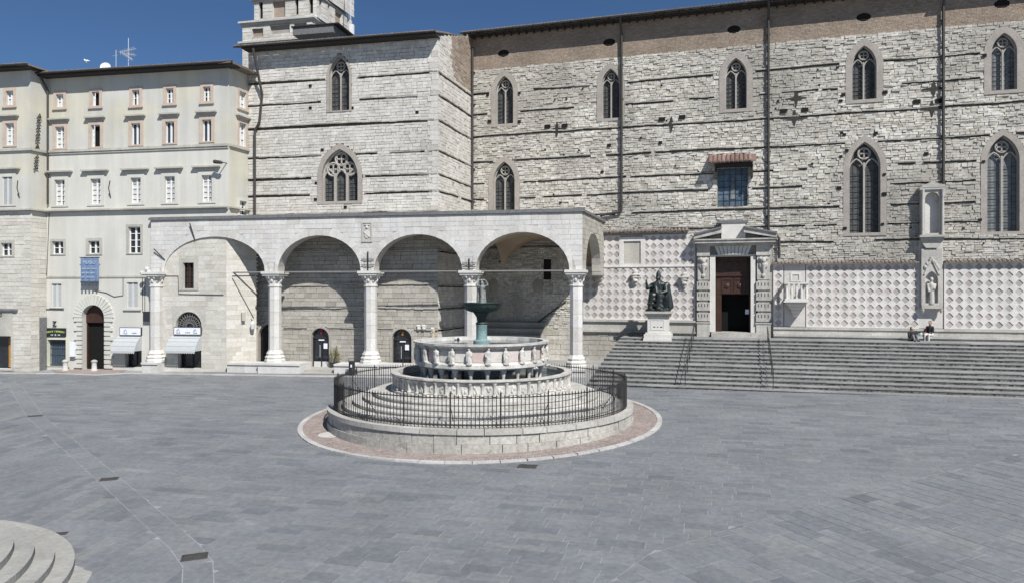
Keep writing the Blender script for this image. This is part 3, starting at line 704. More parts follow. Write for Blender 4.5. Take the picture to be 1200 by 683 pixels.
# blue rectangular window below a little tiled hood
a, b, c, d = nrect(841.5, 876, 197, 242); bw = rectp(a, b, c, d)
mb = MB(); reveal(mb, bw, -.03, .35); bwin = mb.build('window', M['frame'], CA); tag(bwin, 'blue glazed rectangular window below a little tiled hood')
MB().add([(a, .22, c), (b, .22, c), (b, .22, d), (a, .22, d)], [(0, 1, 2, 3)]).build('glass', M['glass_blue'], bwin)
mb = MB(); w = b-a; h = d-c
for i in range(1, 5): mb.box(a+w*i/5-.012, a+w*i/5+.012, .17, .20, c, d)
for i in range(1, 6): mb.box(a, b, .175, .195, c+h*i/6-.012, c+h*i/6+.012)
mb.build('glazing_bars', M['lead'], bwin)
mb = MB(); m = a+w*.5
mb.ell((m, .2, c+h*.68), (w*.05, .02, h*.08), 8, 6); mb.prism([(m-w*.08, c+h*.2), (m+w*.08, c+h*.2), (m+w*.05, c+h*.6), (m-w*.05, c+h*.6)], .185, .2); mb.build('figure_panel', M['glass_pale'], bwin)
holes.append(rectp(a-.06, b+.06, c-.06, d+.06)); wins.append(bw)
# doorway and pulpit window openings
da, db, dc, dd = nrect(838.4, 879.7, 301, 388.7); door = rectp(da, db, dc, dd)
pa, pb, pc, pd = nrect(928.5, 936, 322, 328.5); pwin = rectp(pa, pb, pc, pd)
wins += [door, pwin]
bl0, bl1 = -8.0, SE
MB().box(.02, SE-.02, 1.2, 1.6, -.6, ZT).build('inner_wall', M['dark'], CA)
mb = MB(); reveal(mb, door, .0, .9); reveal(mb, pwin, 0, .5); mb.build('opening_lining', M['frame'], CA)
# zones of facing and other things that leave the rubble open
zf = NZ(1000, 308.5)                                                     # top of the marble facing, right
zl_top = NZ(750, 276); zbot = NZ(750, 374); zmid = NZ(750, 313.5)
sfl0, sfl1 = NX(684), NX(815.5)
por0, por1 = NX(815.5), NX(904.5)
sfr0 = NX(905)
holes += [rectp(sfl0, sfl1, zbot-.02, zl_top), rectp(NX(815), NX(906), 2.0, NZ(860, 290)), rectp(sfr0, SE+1, 2.0, zf)]
ladders = [14.1, 12.65, 11.05, 9.23, 7.73, 6.62, 5.28, 4.2, 3.14]
zs_ = [HC+q for q in ladders]
truns = plan(zs_[:4], (0.05, SE-.2), holes, rc, .7)+plan(zs_[4:], (0.05, SE-.2), holes, rc, .35); tslots = [slot(r) for r in truns]
holed_wall('wall', rectp(0, SE, -.6, ZT), wins+tslots, M['mortar'], CA)
build_courses(truns, tslots, CA, rc, (.07, .15))
holes += [[(p[0], p[1]+(.03 if p[1] > r[0][2]-.04 else 0)) for p in sl_] for r, sl_ in zip(truns, tslots)]
rw = aligned(-.2, ZB, zs_, .11, .19)
st = masonry(rw, lambda z: (0.0, SE), holes, .16, .50, .02, (.0, .075), rc)
lay_stones('stone', st, M['rubble'], CA, 200, .022, rc, 'rubble_masonry')
# brown brick band under the eaves, with oval holes
ovals = []
for px, py in ((590, 63), (714, 50), (860, 35), (1012, 20.5), (1174, 5)):
    s, z = NAVE.on(px, py); ovals.append([(s+.42*cos(2*pi*i/12), z+.27*sin(2*pi*i/12)) for i in range(12)])
st = masonry(rows(ZB, ZT-.05, .075, .085, rc), lambda z: (0.0, SE), ovals+holes, .26, .32, .012, (.02, .03), rc)
mb = MB()
for q in st: stone_box(mb, q, .004, rng=rc)
tag(mb.build('brick_band', M['brickband'], CA), kind='stuff')
for q in ovals:
    mb = MB(); sheet(mb, q, -.004); mb.build('vent_hole', M['hole'], CA)
# stray projecting stones and rough string courses
# stray projecting ledges and putlog holes
mb = MB()
for _ in range(45):
    s, z = rc.uniform(.5, SE-1), rc.uniform(6.5, 20); L = rc.uniform(.4, 1.6)
    if any(span(h, z) and s+L > span(h, z)[0]-.1 and s < span(h, z)[1]+.1 for h in holes): continue
    if min(abs(z-q) for q in zs_) < .35: continue
    stone_box(mb, (s, s+L, z, z+.07, rc.uniform(.05, .08)), .012, rng=rc)
tag(mb.build('loose_ledges', M['darkledge'], CA), kind='stuff')
hp = [(s, z, .22, .18) for s, z in (NAVE.on(*p) for p in ((642, 149), (662, 148), (642, 149), (776, 140.5), (799.5, 138), (918, 131), (943, 129.5), (1074, 120), (1100, 119), (574, 143), (609, 143), (572, 112), (609, 110), (988, 112), (1037, 109), (981, 80), (985, 119), (1085, 181), (986, 156.5), (992, 177), (1026, 157), (989, 158.5), (1034, 263), (990, 268), (1148, 258), (1152, 190), (1153, 66), (774, 168), (790, 178), (714, 171), (706, 202), (657, 238), (985, 184), (1036, 205), (1036, 228), (983, 221)))]
hm = MB().add([(-.5, 0, -.5), (.5, 0, -.5), (.5, 0, .5), (-.5, 0, .5)], [(0, 1, 2, 3)]).mesh('putlog_hole', M['hole'])
hf = MB().box(-.5, .5, -.06, -.004, .5, .72).box(-.5, .5, -.05, -.004, -.7, -.5).mesh('putlog_hole', M['rubble'])
for _ in range(60):
    s, z = rc.uniform(1, SE-2), rc.uniform(6.8, 20.5)
    if not NX(1072) < s < NX(1110) and not any(span(h, z) and span(h, z)[0]-.2 < s < span(h, z)[1]+.2 for h in holes): hp.append((s, z, .11, .1))
for i, (s, z, w_, h_) in enumerate(hp):
    k = rc.uniform(.8, 1.3)
    if i < 9: k = 1.9
    ob('putlog_hole', hm, CA, (s, -.102, z), None, (w_*k, 1, h_*min(k, 1.5)))
# iron wall anchors shaped like crosses
am_ = MB().prism([(-.02, -.5), (.02, -.5), (.12, -.10), (.62, -.015), (.62, .015), (.12, .10), (.02, .5), (-.02, .5), (-.12, .10), (-.62, .015), (-.62, -.015), (-.12, -.10)], -.10, -.03).mesh('wall_anchor', M['rust'])
for px, py in ((653, 152), (787, 146), (933, 116), (931, 139), (1094, 104.5), (1092, 128)):
    s, z = NAVE.on(px, py); ob('wall_anchor', am_, CA, (s, 0, z))
# eaves, roof
def tiled_eave(parent, x0, x1, y0, y1, z0, z1, mat='tile', step=.24, r=.085, over=.05, name='eave_tile', hip=0.):
    """a roof sheet from the eave line (y0,z0) up to (y1,z1) with round cover tiles"""
    rf = MB(); t = .08
    rf.add([(x0, y0, z0), (x1, y0, z0), (x1-hip, y1, z1), (x0, y1, z1), (x0, y0, z0-t), (x1, y0, z0-t), (x1-hip, y1, z1-t), (x0, y1, z1-t)], [(0, 1, 2, 3), (4, 7, 6, 5), (0, 4, 5, 1), (1, 5, 6, 2), (2, 6, 7, 3), (3, 7, 4, 0)])
    roof = rf.build('roof', M[mat], parent)
    tl = MB(); n = int((x1-x0)/step); k = 6; L = min(4., sqrt((y1-y0)**2+(z1-z0)**2)); ux, uz = (y1-y0)/sqrt((y1-y0)**2+(z1-z0)**2), (z1-z0)/sqrt((y1-y0)**2+(z1-z0)**2)
    for i in range(n):
        x = x0+step*(i+.5); j = rc.uniform(-.02, .02); vs = []; Lt = L if x < x1-hip else max(.1, min(L, (x1-x)/hip*L*.9))
        for (yy, zz) in ((y0-over+j, z0-over*uz/max(.05, ux)*.5+.0), (y0+ux*Lt, z0+uz*Lt)):
            for q in range(k+1):
                a = pi*q/k; vs.append((x+r*cos(a), yy-uz*r*sin(a)*0, zz+r*sin(a)))
        tl.add(vs, [(q, q+k+1, q+k+2, q+1) for q in range(k)]+[tuple(range(k+1))])
    tag(tl.build(name, M[mat], roof), kind='stuff'); return roof
OV = .86
rf = tiled_eave(CA, -.6, SE, -OV, 9., ZT+.02, ZT+3.4)
tag(rf, 'brown tiled nave roof with projecting eave')
MB().box(-.4, SE, -OV+.05, .3, ZT-.16, ZT-.065).build('eave_boarding', M['eave'], rf)
raf = MB(); x = .2
while x < SE: raf.box(x, x+.1, -OV+.12, .2, ZT-.28, ZT-.165); x += .55
tag(raf.build('rafters', M['eave'], rf), kind='stuff')
MB().tube([(-.5, -OV-.09, ZT-.03), (SE, -OV-.09, ZT-.03)], .05, 8).build('gutter', M['pipe'], rf)
def downpipe(px, y0, y1, extra=None, fr=NAVE, parent=None, off=-.22, r=.085, top=None):
    s, z1 = fr.on(px, y0, off); _, z0 = fr.on(px, y1, off)
    path = [(s, off, z0), (s, off, z1)]
    if top: path = path+[(s, -OV-.05, z1+1.0)]
    if extra: path = [(fr.on(*p, off)[0], off, fr.on(*p, off)[1]) for p in extra]+path
    d = MB().tube(path, r, 8).build('downpipe', M['pipe'], parent)
    br = MB(); z = z0+.6
    while z < z1: br.box(s-.12, s+.12, off-.03, -.02, z-.025, z+.025); z += 2.3
    br.build('bracket', M['pipe'], d)
downpipe(553.6, 56, 246, None, NAVE, CA, -.30)
downpipe(728.3, 40, 247, [(703, 252.5), (726.5, 249)], NAVE, CA, top=True)
downpipe(900.5, 22, 264, [(913, 303), (913, 280), (910, 275.5), (902, 272), (900.5, 268)], NAVE, CA, top=True)
downpipe(1105.5, 8, 216, None, NAVE, CA, top=True)
# ------------------------------------------------------------------ marble facing with recessed lozenges
def facing(parent, s0, s1, z0, z1, nx, nz, skip=None, name='marble_facing', lz=.42, ncol=99):
    dx, dz = (s1-s0)/nx, (z1-z0)/nz; a = min(dx, dz)*lz; fr = MB(); yf, yb = -.075, -.04
    rest = MB(); c_ = a*.16; D8 = [(-a, c_*.6), (-a, -c_*.6), (-c_, -a), (c_, -a), (a, -c_*.6), (a, c_*.6), (c_, a), (-c_, a)]
    lm = MB(); sheet(lm, D8, 0); lme = lm.mesh('lozenge', M['lozenge'])
    for i in range(nx):
        for j in range(nz):
            cx, cz = s0+dx*(i+.5), z0+dz*(j+.5); sq = [(cx-dx/2, cz), (cx-dx/2, cz-dz/2), (cx, cz-dz/2), (cx+dx/2, cz-dz/2), (cx+dx/2, cz), (cx+dx/2, cz+dz/2), (cx, cz+dz/2), (cx-dx/2, cz+dz/2)]
            if skip and skip(cx, cz): continue
            d = [(cx+p[0], cz+p[1]) for p in D8]
            fr.add([(p[0], yf, p[1]) for p in sq]+[(p[0], yf, p[1]) for p in d], [(0, 1, 2, 10, 9), (2, 3, 4, 12, 11), (4, 5, 6, 14, 13), (6, 7, 0, 8, 15), (0, 9, 8), (2, 11, 10), (4, 13, 12), (6, 15, 14)])
            fr.add([(p[0], yf, p[1]) for p in d]+[(p[0], yb+.004, p[1]) for p in d], [(q, (q+1) % 8, (q+1) % 8+8, q+8) for q in range(8)])
            if i < ncol: ob('lozenge', lme, parent, (cx, yb+rc.uniform(-.006, .002), cz), (0, rc.uniform(-.02, .02), 0))
            else: sheet(rest, d, yb+rc.uniform(-.006, .002))
    if rest.v: tag(rest.build('lozenge_field', M['lozenge'], parent), kind='stuff')
    # rims
    for x0, x1, z0_, z1_ in ((s0-.02, s0, z0, z1), (s1, s1+.02, z0, z1)): fr.box(x0, x1, yf, 0, z0_, z1_)
    fr.box(s0, s1, yf-.001, 0, z0-.02, z0); fr.box(s0, s1, yf-.001, 0, z1, z1+.02)
    return fr.build(name, M['facing'], parent)
pla, plb, plc, pld = nrect(731, 751, 283, 309.5)
inpl = lambda x, z: pla-.35 < x < plb+.35 and plc-.2 < z < pld+.3
facing(CA, NX(702), sfl1-.05, zmid+.1, zl_top, 13, 4, inpl, ncol=0)
facing(CA, sfl0, sfl1-.05, zbot, zmid, 15, 7)
MB().box(sfl0, sfl1-.04, -.13, 0, zmid+.012, zmid+.085).build('string_course', M['facing'], CA)
mb = MB(); ring(mb, rectp(pla, plb, plc, pld), rectp(pla-.3, plb+.3, plc-.18, pld+.28), -.10); reveal(mb, rectp(pla-.3, plb+.3, plc-.18, pld+.28), 0, -.10); reveal(mb, rectp(pla, plb, plc, pld), -.10, .0)
blk = mb.build('blind_window', M['facing'], CA)
MB().add([(pla, -.01, plc), (plb, -.01, plc), (plb, -.01, pld), (pla, -.01, pld)], [(0, 1, 2, 3)]).build('infill', M['cornice'], blk)
# little tiled cap above the left facing
zc_ = NZ(750, 272)
rr_ = tiled_eave(CA, NX(701), NX(808), -.38, .02, zc_, zc_+.16, 'tile', .24, .085, .04)
mb = MB(); st = masonry(rows(zc_+.3, NZ(730, 256), .2, .3, rc), lambda z: (NX(703), NX(775)), [], .3, .8, .01, (.06, .075), rc)
# right facing: strip beside the portal, then the two long panels
zfb = NZ(1000, 383.2)
facing(CA, NX(906.5), NX(917.5), zfb, zf-.06, 1, 8)
facing(CA, NX(945), NX(1076.5), zfb, zf-.06, 13, 8)
facing(CA, NX(1106.5), NX(1106.5)+.515*22, zfb, zf-.06, 22, 8, ncol=10)
tiled_eave(CA, NX(905), NX(1076), -.32, .02, zf+.02, zf+.14, 'tile', .22, .05, .02)
tiled_eave(CA, NX(1107), SE, -.32, .02, zf+.02, zf+.14, 'tile', .22, .05, .02)
MB().box(NX(919), NX(943.5), -.06, 0, zfb, zf-.05).build('plain_panel', M['palepanel'], CA)
# stepped seat running along the foot of the wall
def ledge(s0, s1, z, zb):
    b = MB(); st_ = []
    for (y0, za, zz) in ((-.32, z-.13, z), (-.24, z-.42, z-.13), (-.75, z-.55, z-.42), (-.66, zb, z-.55)):
        x = s0
        while x < s1:
            L = min(rc.uniform(1.2, 2.4), s1-x); b.box(x+.003, x+L-.003, y0+rc.uniform(-.006, .006), 0, za+.002, zz-.002); x += L
    return b.build('wall_seat', M['ledgestone'], CA)
ledge(NX(906), SE, zfb-.03, 2.3); 
mb = MB()
for y0, za, zz in ((-.30, zbot-.16, zbot-.025), (-.16, zbot-.75, zbot-.16), (-.26, zbot-.86, zbot-.75)):
    x = sfl0-.3
    while x < sfl1:
        L = min(rc.uniform(1., 2.2), sfl1-x); mb.box(x+.003, x+L-.003, y0, .01, za+.002, zz-.002); x += L
mb.build('wall_plinth', M['ledgestone'], CA)
# ------------------------------------------------------------------ portal
PO = ob('portal', None, CA)
tag(PO, 'white stone doorway with broken pediment and half open brown wooden doors')
mbj = MB()
zth = dc
for a, b in ((NX(832), da), (db, NX(885.5))): mbj.box(a, b, -.22, .0, zth, dd+.02)
mbj.box(NX(832), NX(885.5), -.20, 0, dd+.02, dd+.12); mbj.build('jamb', M['white'], PO)
# flat arch of tapering keystones
m = (da+db)/2; z0, z1 = dd+.12, NZ(859, 288.3, -.3); n = 9
for i in range(n):
    t0, t1 = -1+2*i/n, -1+2*(i+1)/n; w0, w1 = (db-da)/2*.86, (db-da)/2*1.06; g = .015
    mb = MB(); d = -.30-.05*(1-abs((t0+t1)/2)); mb.prism([(m+w0*t0+g, z0), (m+w0*t1-g, z0), (m+w1*t1-g, z1), (m+w1*t0+g, z1)], d, 0); mb.build('keystone', M['white'], PO)
zcap0, zcap1 = NZ(860, 288, -.4), NZ(860, 281.5, -.6)
for (x0, x1) in ((817, 832), (886, 903)):
    a, b = NX(x0), NX(x1); w = b-a
    mb = MB().box(a, b, -.30, 0, zth-.3, zth+.55); mb.box(a-.05, b+.05, -.34, 0, zth+.55, zth+.64)
    ze = NZ(860, 328); zz = zth+.66; k = 4; hh = (ze-zz)/k
    mb.box(a+.1, b-.1, -.28, 0, zz, ze)
    for i in range(k): mb.box(a, b, -.36, -.0, zz+hh*i+.04, zz+hh*(i+1)-.10)
    mb.box(a+.05, b-.05, -.32, 0, ze, NZ(860, 300)); mb.box(a, b, -.40, 0, NZ(860, 300), zcap0)
    pil = mb.build('pilaster', M['portal'], PO)
    cx = (a+b)/2; fl = MB()
    for i in range(k):
        for q in range(4): fl.box(a+w*(q+.6)/4.4-.02, a+w*(q+.6)/4.4+.03, -.365, -.35, zz+hh*(i+.42), zz+hh*(i+.72))
    fl.build('fluting', M['lead'], pil)
    zh = NZ(860, 306)
    blob('carved_head', [('e', (cx, -.42, zh), (.17, .14, .22)), ('e', (cx, -.55, zh-.03), (.04, .05, .07)), ('e', (cx-.16, -.40, zh+.12), (.14, .1, .12)), ('e', (cx+.16, -.40, zh+.12), (.14, .1, .12)), ('c', (cx, -.38, zh-.25), (cx, -.34, zh-.75), .16, .07), ('e', (cx-.18, -.36, zh-.3), (.1, .08, .2)), ('e', (cx+.18, -.36, zh-.3), (.1, .08, .2)), ('e', (cx, -.36, zh-.95), (.13, .06, .13))], M['portal'], pil, .03, smooth=1)
# entablature and broken pediment
e0, e1 = NX(814.5, 283, -.7), NX(909, 283, -.7); el, er = NX(834), NX(884)
mb = MB().box(e0+.1, e1-.1, -.45, 0, zcap0, zcap0+.16).box(e0, e1, -.80, 0, zcap0+.16, zcap1).box(e0-.06, e1+.06, -.88, 0, zcap1, zcap1+.08); mb.build('entablature', M['portal'], PO)
ztop = NZ(860, 267.5, -.6); zt = zcap1+.08
for sgn, xo, xi in ((1, e0-.08, NX(846, 270, -.6)), (-1, e1+.08, NX(871.5, 270, -.6))):
    pts = [(xo, zt), (xi, ztop-.30), (xi, ztop), (xo, zt+.26)]
    if sgn < 0: pts = pts[::-1]
    rk = MB().prism(pts, -.92, 0).build('raking_cornice', M['portal'], PO)
    p2 = [(xo, zt+.262), (xi, ztop+.002), (xi, ztop+.10), (xo, zt+.36)]
    if sgn < 0: p2 = p2[::-1]
    MB().prism(p2, -1.02, 0).build('cornice_cap', M['slab'], rk)
    p3 = [(xo+.5*sgn, zt+.002), (xi, zt+.002), (xi, ztop-.30)]
    if sgn < 0: p3 = p3[::-1]
    MB().prism(p3, -.12, 0).build('tympanum', M['ledgestone'], rk)
c0, c1 = NX(845.5, 270, -.4), NX(873.5, 270, -.4); zz1 = NZ(860, 262, -.4)
MB().box(c0, c1, -.55, 0, zt+.0, zz1).build('centre_tablet', M['white'], PO)
MB().prism([(c0-.35, zz1+.002), (c1+.1, zz1+.002), (c1+.18, zz1+.17), (c0-.18, zz1+.2)], -.6, 0).build('tablet_cap', M['slab'], PO)
# doors
DO = ob('door', None, PO) if False else None
w = db-da; zt_ = NZ(859, 322); z2 = NZ(859, 345)
mb = MB().box(da, db, .34, .46, zt_-.08, zt_+.04); mb.box(da+.02, db-.02, .42, .5, zt_+.04, dd); tr = mb.build('transom', M['wood'], PO)
mb = MB()
for i in range(4):
    cx = da+w*(i+.5)/4; mb.lathe([(.02, 0), (.2, .0), (.22, .05), (.12, .05), (.08, .08), (.01, .08)], 12); o_ = len(mb.v)-12*6
    mb.v[o_:] = [(cx+p[0], .42-p[2], zt_+.75+p[1]) for p in mb.v[o_:]]
mb.build('carved_rosettes', M['wood'], tr)
mb = MB().box(da+w*.02, da+w*.98, .44, .52, z2, zt_-.08)
head = mb.build('upper_leaf', M['wood'], PO); mb = MB()
for i in range(2):
    a, b = da+w*(.17+.36*i), da+w*(.17+.36*i+.32); ring(mb, rectp(a+.09, b-.09, z2+.17, zt_-.33), rectp(a, b, z2+.05, zt_-.2), .40); reveal(mb, rectp(a, b, z2+.05, zt_-.2), .44, .40); reveal(mb, rectp(a+.09, b-.09, z2+.17, zt_-.33), .40, .44)
    mb.ell(((a+b)/2, .42, (z2+zt_)/2-.09), (.16, .06, .16), 10, 6)
mb.build('raised_panels', M['wood'], head)
lf = MB().box(da+.02, da+w*.17, .40, .50, zth, z2-.01); lfo = lf.build('fixed_leaf', M['wood'], PO)
mb = MB(); ring(mb, rectp(da+.12, da+w*.17-.1, zth+.2, z2-.25), rectp(da+.07, da+w*.17-.05, zth+.14, z2-.2), .385); reveal(mb, rectp(da+.07, da+w*.17-.05, zth+.14, z2-.2), .4, .385); mb.build('raised_panels', M['wood'], lfo)
op = MB().box(db-.10, db-.02, .2, 1.15, zth, z2-.01); op.build('open_leaf', M['wood'], PO)
MB().box(db-.33, db-.1, .30, .32, NZ(879, 368), NZ(879, 362.5)).build('notice', M['sign_white'], PO)
mb = MB()
for i, z in enumerate((zth-.14, )): mb.box(NX(834), NX(886), -.75-.4*i, 0, z-.3, z+.13)
mb.build('threshold', M['ledgestone'], PO)
# brackets (carved) on the left facing
def bracket(px, py):
    s, z = NAVE.on(px, py)
    return blob('wall_bracket', [('b', (s-.32, s+.32, -.42, 0, z+.22, z+.32)), ('e', (s, -.2, z+.12), (.3, .22, .12)), ('e', (s, -.22, z-.12), (.2, .2, .14)), ('e', (s, -.14, z-.32), (.13, .14, .12)), ('e', (s-.1, -.3, z+.02), (.1, .1, .08)), ('e', (s, -.14, z+.45), (.18, .12, .18))], M['ledgestone'], CA, .03, smooth=1)
bracket(745, 327); bracket(802, 330)
# ------------------------------------------------------------------ pulpit on the wall
PU = ob('pulpit', None, CA); tag(PU, 'small white stone pulpit balcony fixed to the wall beside the portal')
a, b = NX(919.5, 340, -.8), NX(946.5, 340, -.8); zb_, zt2 = NZ(933, 349.5, -.7), NZ(933, 331, -.7); yo = -1.15
MB().box(a, b, yo, -.06, zb_-.14, zb_).box(a-.06, b+.06, yo-.06, -.06, zb_-.24, zb_-.14).build('floor_slab', M['white'], PU)
MB().box(a-.04, b+.04, yo-.04, yo+.16, zt2-.10, zt2).box(a-.04, a+.14, yo+.16, -.06, zt2-.1, zt2).box(b-.14, b+.04, yo+.16, -.06, zt2-.1, zt2).build('hand_rail', M['white'], PU)
bm = MB().lathe([(.06, 0), (.07, .05), (.045, .12), (.09, .33), (.05, .55), (.045, .62), (.07, .68), (.07, .76)], 10).mesh('baluster', M['white'], 40)
H = zt2-.1-zb_
for i in range(5): ob('baluster', bm, PU, (a+.1+(b-a-.2)*i/4, yo+.07, zb_), None, (1, 1, H/.76))
for yy in (yo+.4, yo+.7):
    for x in (a+.05, b-.05): ob('baluster', bm, PU, (x, yy, zb_), None, (1, 1, H/.76))
mb = MB()
for i in (1, 2, 3): 
    x = a+(b-a)*i/4; mb.prism([(x-.12, zb_-.24), (x-.12, zb_-.75), (x+.12, zb_-.75), (x+.12, zb_-.24)][::-1], -.5, -.06)
blob('corbel', [('b', (a+.1, b-.1, -1.05, 0, zb_-.42, zb_-.25)), ('b', (a+.25, b-.25, -.8, 0, zb_-.62, zb_-.42)), ('b', (a+.4, b-.4, -.5, 0, zb_-.85, zb_-.62)), ('e', ((a+b)/2, -.15, zb_-.95), (.25, .2, .2))], M['white'], PU, .04, smooth=1)
mb = MB(); ring(mb, pwin, rectp(pa-.12, pb+.12, pc-.1, pd+.12), -.10); reveal(mb, rectp(pa-.12, pb+.12, pc-.1, pd+.12), 0, -.10); mb.build('window_frame', M['white'], PU)
# ------------------------------------------------------------------ niche aedicule between the right panels
NI = ob('niche', None, CA); tag(NI, 'tall white marble wall shrine with an empty upper tabernacle above a statue niche')
a, b = NX(1077.5, 250, -.3), NX(1106, 250, -.3); m = (a+b)/2; w = b-a
zA, zB, zC, zD, zE, zF = NZ(1092, 213, -.3), NZ(1092, 223, -.3), NZ(1092, 276, -.3), NZ(1092, 291, -.2), NZ(1092, 357, -.3), zfb
ni_in, nzs = roundarch(m-w*.30, m+w*.30, zC+.12, zB-.15)
pts = rectp(a+.05, b-.05, zC, zB)
holed_wall('tabernacle_front', pts, [ni_in], M['ledgestone'], NI, -.5)
mb = MB(); reveal(mb, ni_in, -.5, -.10); mb.build('tabernacle_lining', M['ledgestone'], NI); MB().box(a+.05, b-.05, -.10, 0, zC, zB).build('tabernacle_back', M['facing'], NI)
mb = MB().box(a+.05, a+.052, -.5, -.1, zC, zB).box(b-.052, b-.05, -.5, -.1, zC, zB); mb.build('tabernacle_side', M['ledgestone'], NI)
mb = MB().box(a-.04, b+.04, -.6, 0, zB, zB+.12); mb.prism([(a-.08, zB+.12), (b+.08, zB+.12), (m, zA)], -.62, 0); mb.build('pediment', M['ledgestone'], NI)
for x in (a+.12, b-.12): MB().lathe([(.11, zC), (.09, zC+.15), (.075, zB-.2), (.12, zB)], 10, x, -.56).build('column', M['ledgestone'], NI, 40)
mb = MB().box(a-.06, b+.06, -.66, 0, zC-.12, zC).box(a+.05, b-.05, -.5, 0, zC-.32, zC-.12); mb.prism([(a+.05, zC-.32), (m-w*.25, zD), (m+w*.25, zD), (b-.05, zC-.32)], -.42, 0); mb.build('bracket_shelf', M['ledgestone'], NI)
n2, _ = gothic(m-w*.26, m+w*.26, zE+.1, NZ(1092, 318, -.2), rise=w*.4)
holed_wall('niche_front', rectp(a+.12, b-.12, zE-.1, zD-.05), [n2], M['ledgestone'], NI, -.34)
mb = MB(); reveal(mb, n2, -.34, -.07); mb.build('niche_lining', M['ledgestone'], NI)
mb = MB().box(a+.1, a+.12, -.34, -.06, zE-.1, zD-.05).box(b-.12, b-.1, -.34, -.06, zE-.1, zD-.05); mb.build('niche_side', M['ledgestone'], NI)
mb = MB(); zq = NZ(1092, 316, -.2)
for i in range(14):
    q = random.Random(i); mb.ell((m+(-.5+i/13)*w*.55, -.36, zq+.1+.55*(1-abs(-1+2*i/13))+q.uniform(-.08, .08)), (.09, .07, .13), 7, 5)
mb.prism([(m-w*.34, zq-.3), (m-w*.27, zq-.3), (m, zq+.55), (m+w*.27, zq-.3), (m+w*.34, zq-.3), (m, zq+.78)], -.40, -.3); mb.build('leafy_gable', M['ledgestone'], NI)
MB().box(a, b, -.07, 0, zF, zC-.3).build('backing', M['palepanel'], NI)
MB().box(a+.1, b-.1, -.48, -.06, zE-.22, zE-.02).build('statue_shelf', M['ledgestone'], NI)
for x in (a+.16, b-.16): MB().lathe([(.02, zE-.5), (.1, zE-.35), (.12, zE-.2)], 8, x, -.36).build('pendant', M['ledgestone'], NI)
sz = zE; blob('niche_statue', [('c', (m, -.28, sz+.1), (m, -.27, sz+.8), .17, .15), ('c', (m, -.27, sz+.8), (m, -.27, sz+1.15), .15, .18), ('e', (m, -.28, sz+1.5), (.11, .12, .14)), ('c', (m-.2, -.28, sz+1.2), (m-.18, -.42, sz+.8), .07, .06), ('c', (m+.2, -.28, sz+1.2), (m+.12, -.44, sz+.95), .07, .06), ('c', (m, -.27, sz+1.15), (m, -.27, sz+1.4), .09, .08)], M['ledgestone'], NI, .03, smooth=1)
# tiled hood above the blue window
a, b = NX(829.5, 186, -.8), NX(886.5, 186, -.8); z0, z1 = NZ(858, 189, -.9), NZ(858, 181.5, 0)
HO = tiled_eave(CA, a, b, -.9, 0.02, z0, z1+.0, 'redtile', .27, .11, .05); tag(HO, 'little red tiled hood above the blue window'); HO.name = 'window_hood'
MB().box(NX(838, 192, -.1), NX(882, 192, -.1), -.75, 0, z0-.28, z0-.09).build('hood_beam', M['eave'], HO)
for x in (NX(838, 192, -.1), NX(880, 192, -.1)): MB().prism([(x, z0-1.0), (x+.12, z0-1.0), (x+.12, z0-.28), (x, z0-.28)], -.55, 0).build('hood_bracket', M['eave'], HO)
# ------------------------------------------------------------------ projecting block (left) of the cathedral
BK = ob('front_block', None, CA); BK.matrix_world = Matrix.Identity(4)
BK.matrix_basis = Matrix.Rotation(BLK.a-NAVE.a, 4, 'Z'); q = NAVE.loc(BLK.O.x, BLK.O.y); BK.location = (q[0], q[1], 0)
tag(BK, 'projecting pale stone block of the church with two pointed windows above the loggia')
def BX(px, py=200): return BLK.on(px, py)[0]
def BZ(px, py): return BLK.on(px, py)[1]
def brect(x0, x1, y0, y1): xm = (x0+x1)/2; return BX(x0), BX(x1), BZ(xm, y1), BZ(xm, y0)
BL = BX(291); BT = HC+16.2; bh = []; bwn = []
for x0, x1, y0, y1, fw, lt, nb in ((385.8, 409.6, 67, 130, .16, 2, 8), (377.3, 419.5, 175, 236, .32, 3, 6)):
    a, b, c, d = brect(x0, x1, y0, y1); ri = None if lt == 2 else .72*(b-a)
    o, w_ = gothic_window(BK, a, b, c, d, fw, lt, 'glass', nb, rise=ri, sill=False); bh.append(o); bwn.append(gothic(a, b, c, d, rise=ri)[0])
doors = []
for x0, x1, y0, y1 in ((365, 385.8, 384, 430), (459.5, 482.5, 385, 429), (303, 330, 379, 431)):
    a, b, c, d = brect(x0, x1, y0, y1); pl, zs = roundarch(a, b, .45, d); doors.append((pl, a, b, d, zs)); bwn.append(pl); bh.append(roundarch(a-.10, b+.10, .45, d+.10)[0])
MB().box(BL, -.1, 1.2, 1.5, -.5, BT-.1).build('inner_wall', M['dark'], BK)
bz = [HC+q_ for q_ in (13.95, 12.5, 10.9, 8.98, 7.5, 6.4, 5.1)]; bz2 = [HC+2.6, HC+.4, HC-1.1, HC-2.4]
br1 = plan(bz, (BL, 0), bh, rc, .93); br2 = plan(bz2, (BL, 0), bh, rc, .97); bs1 = [slot(r, .12) for r in br1]; bs2 = [None for r in br2]
holed_wall('wall', rectp(BL, 0, -.5, BT), bwn+bs1, M['mortar_pale'], BK)
build_courses(br1, bs1, BK, rc, (.06, .10), .075); build_courses(br2, bs2, BK, rc, (.07, .10), .09, 'backwall', 'back_joint')
bh += bs1
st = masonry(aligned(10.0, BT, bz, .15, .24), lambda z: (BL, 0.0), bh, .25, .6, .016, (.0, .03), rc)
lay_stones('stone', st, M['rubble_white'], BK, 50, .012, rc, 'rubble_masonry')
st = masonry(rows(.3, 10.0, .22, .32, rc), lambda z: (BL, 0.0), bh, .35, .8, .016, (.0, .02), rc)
lay_stones('stone', st, M['backwall'], BK, 50, .008, rc, 'back_masonry')
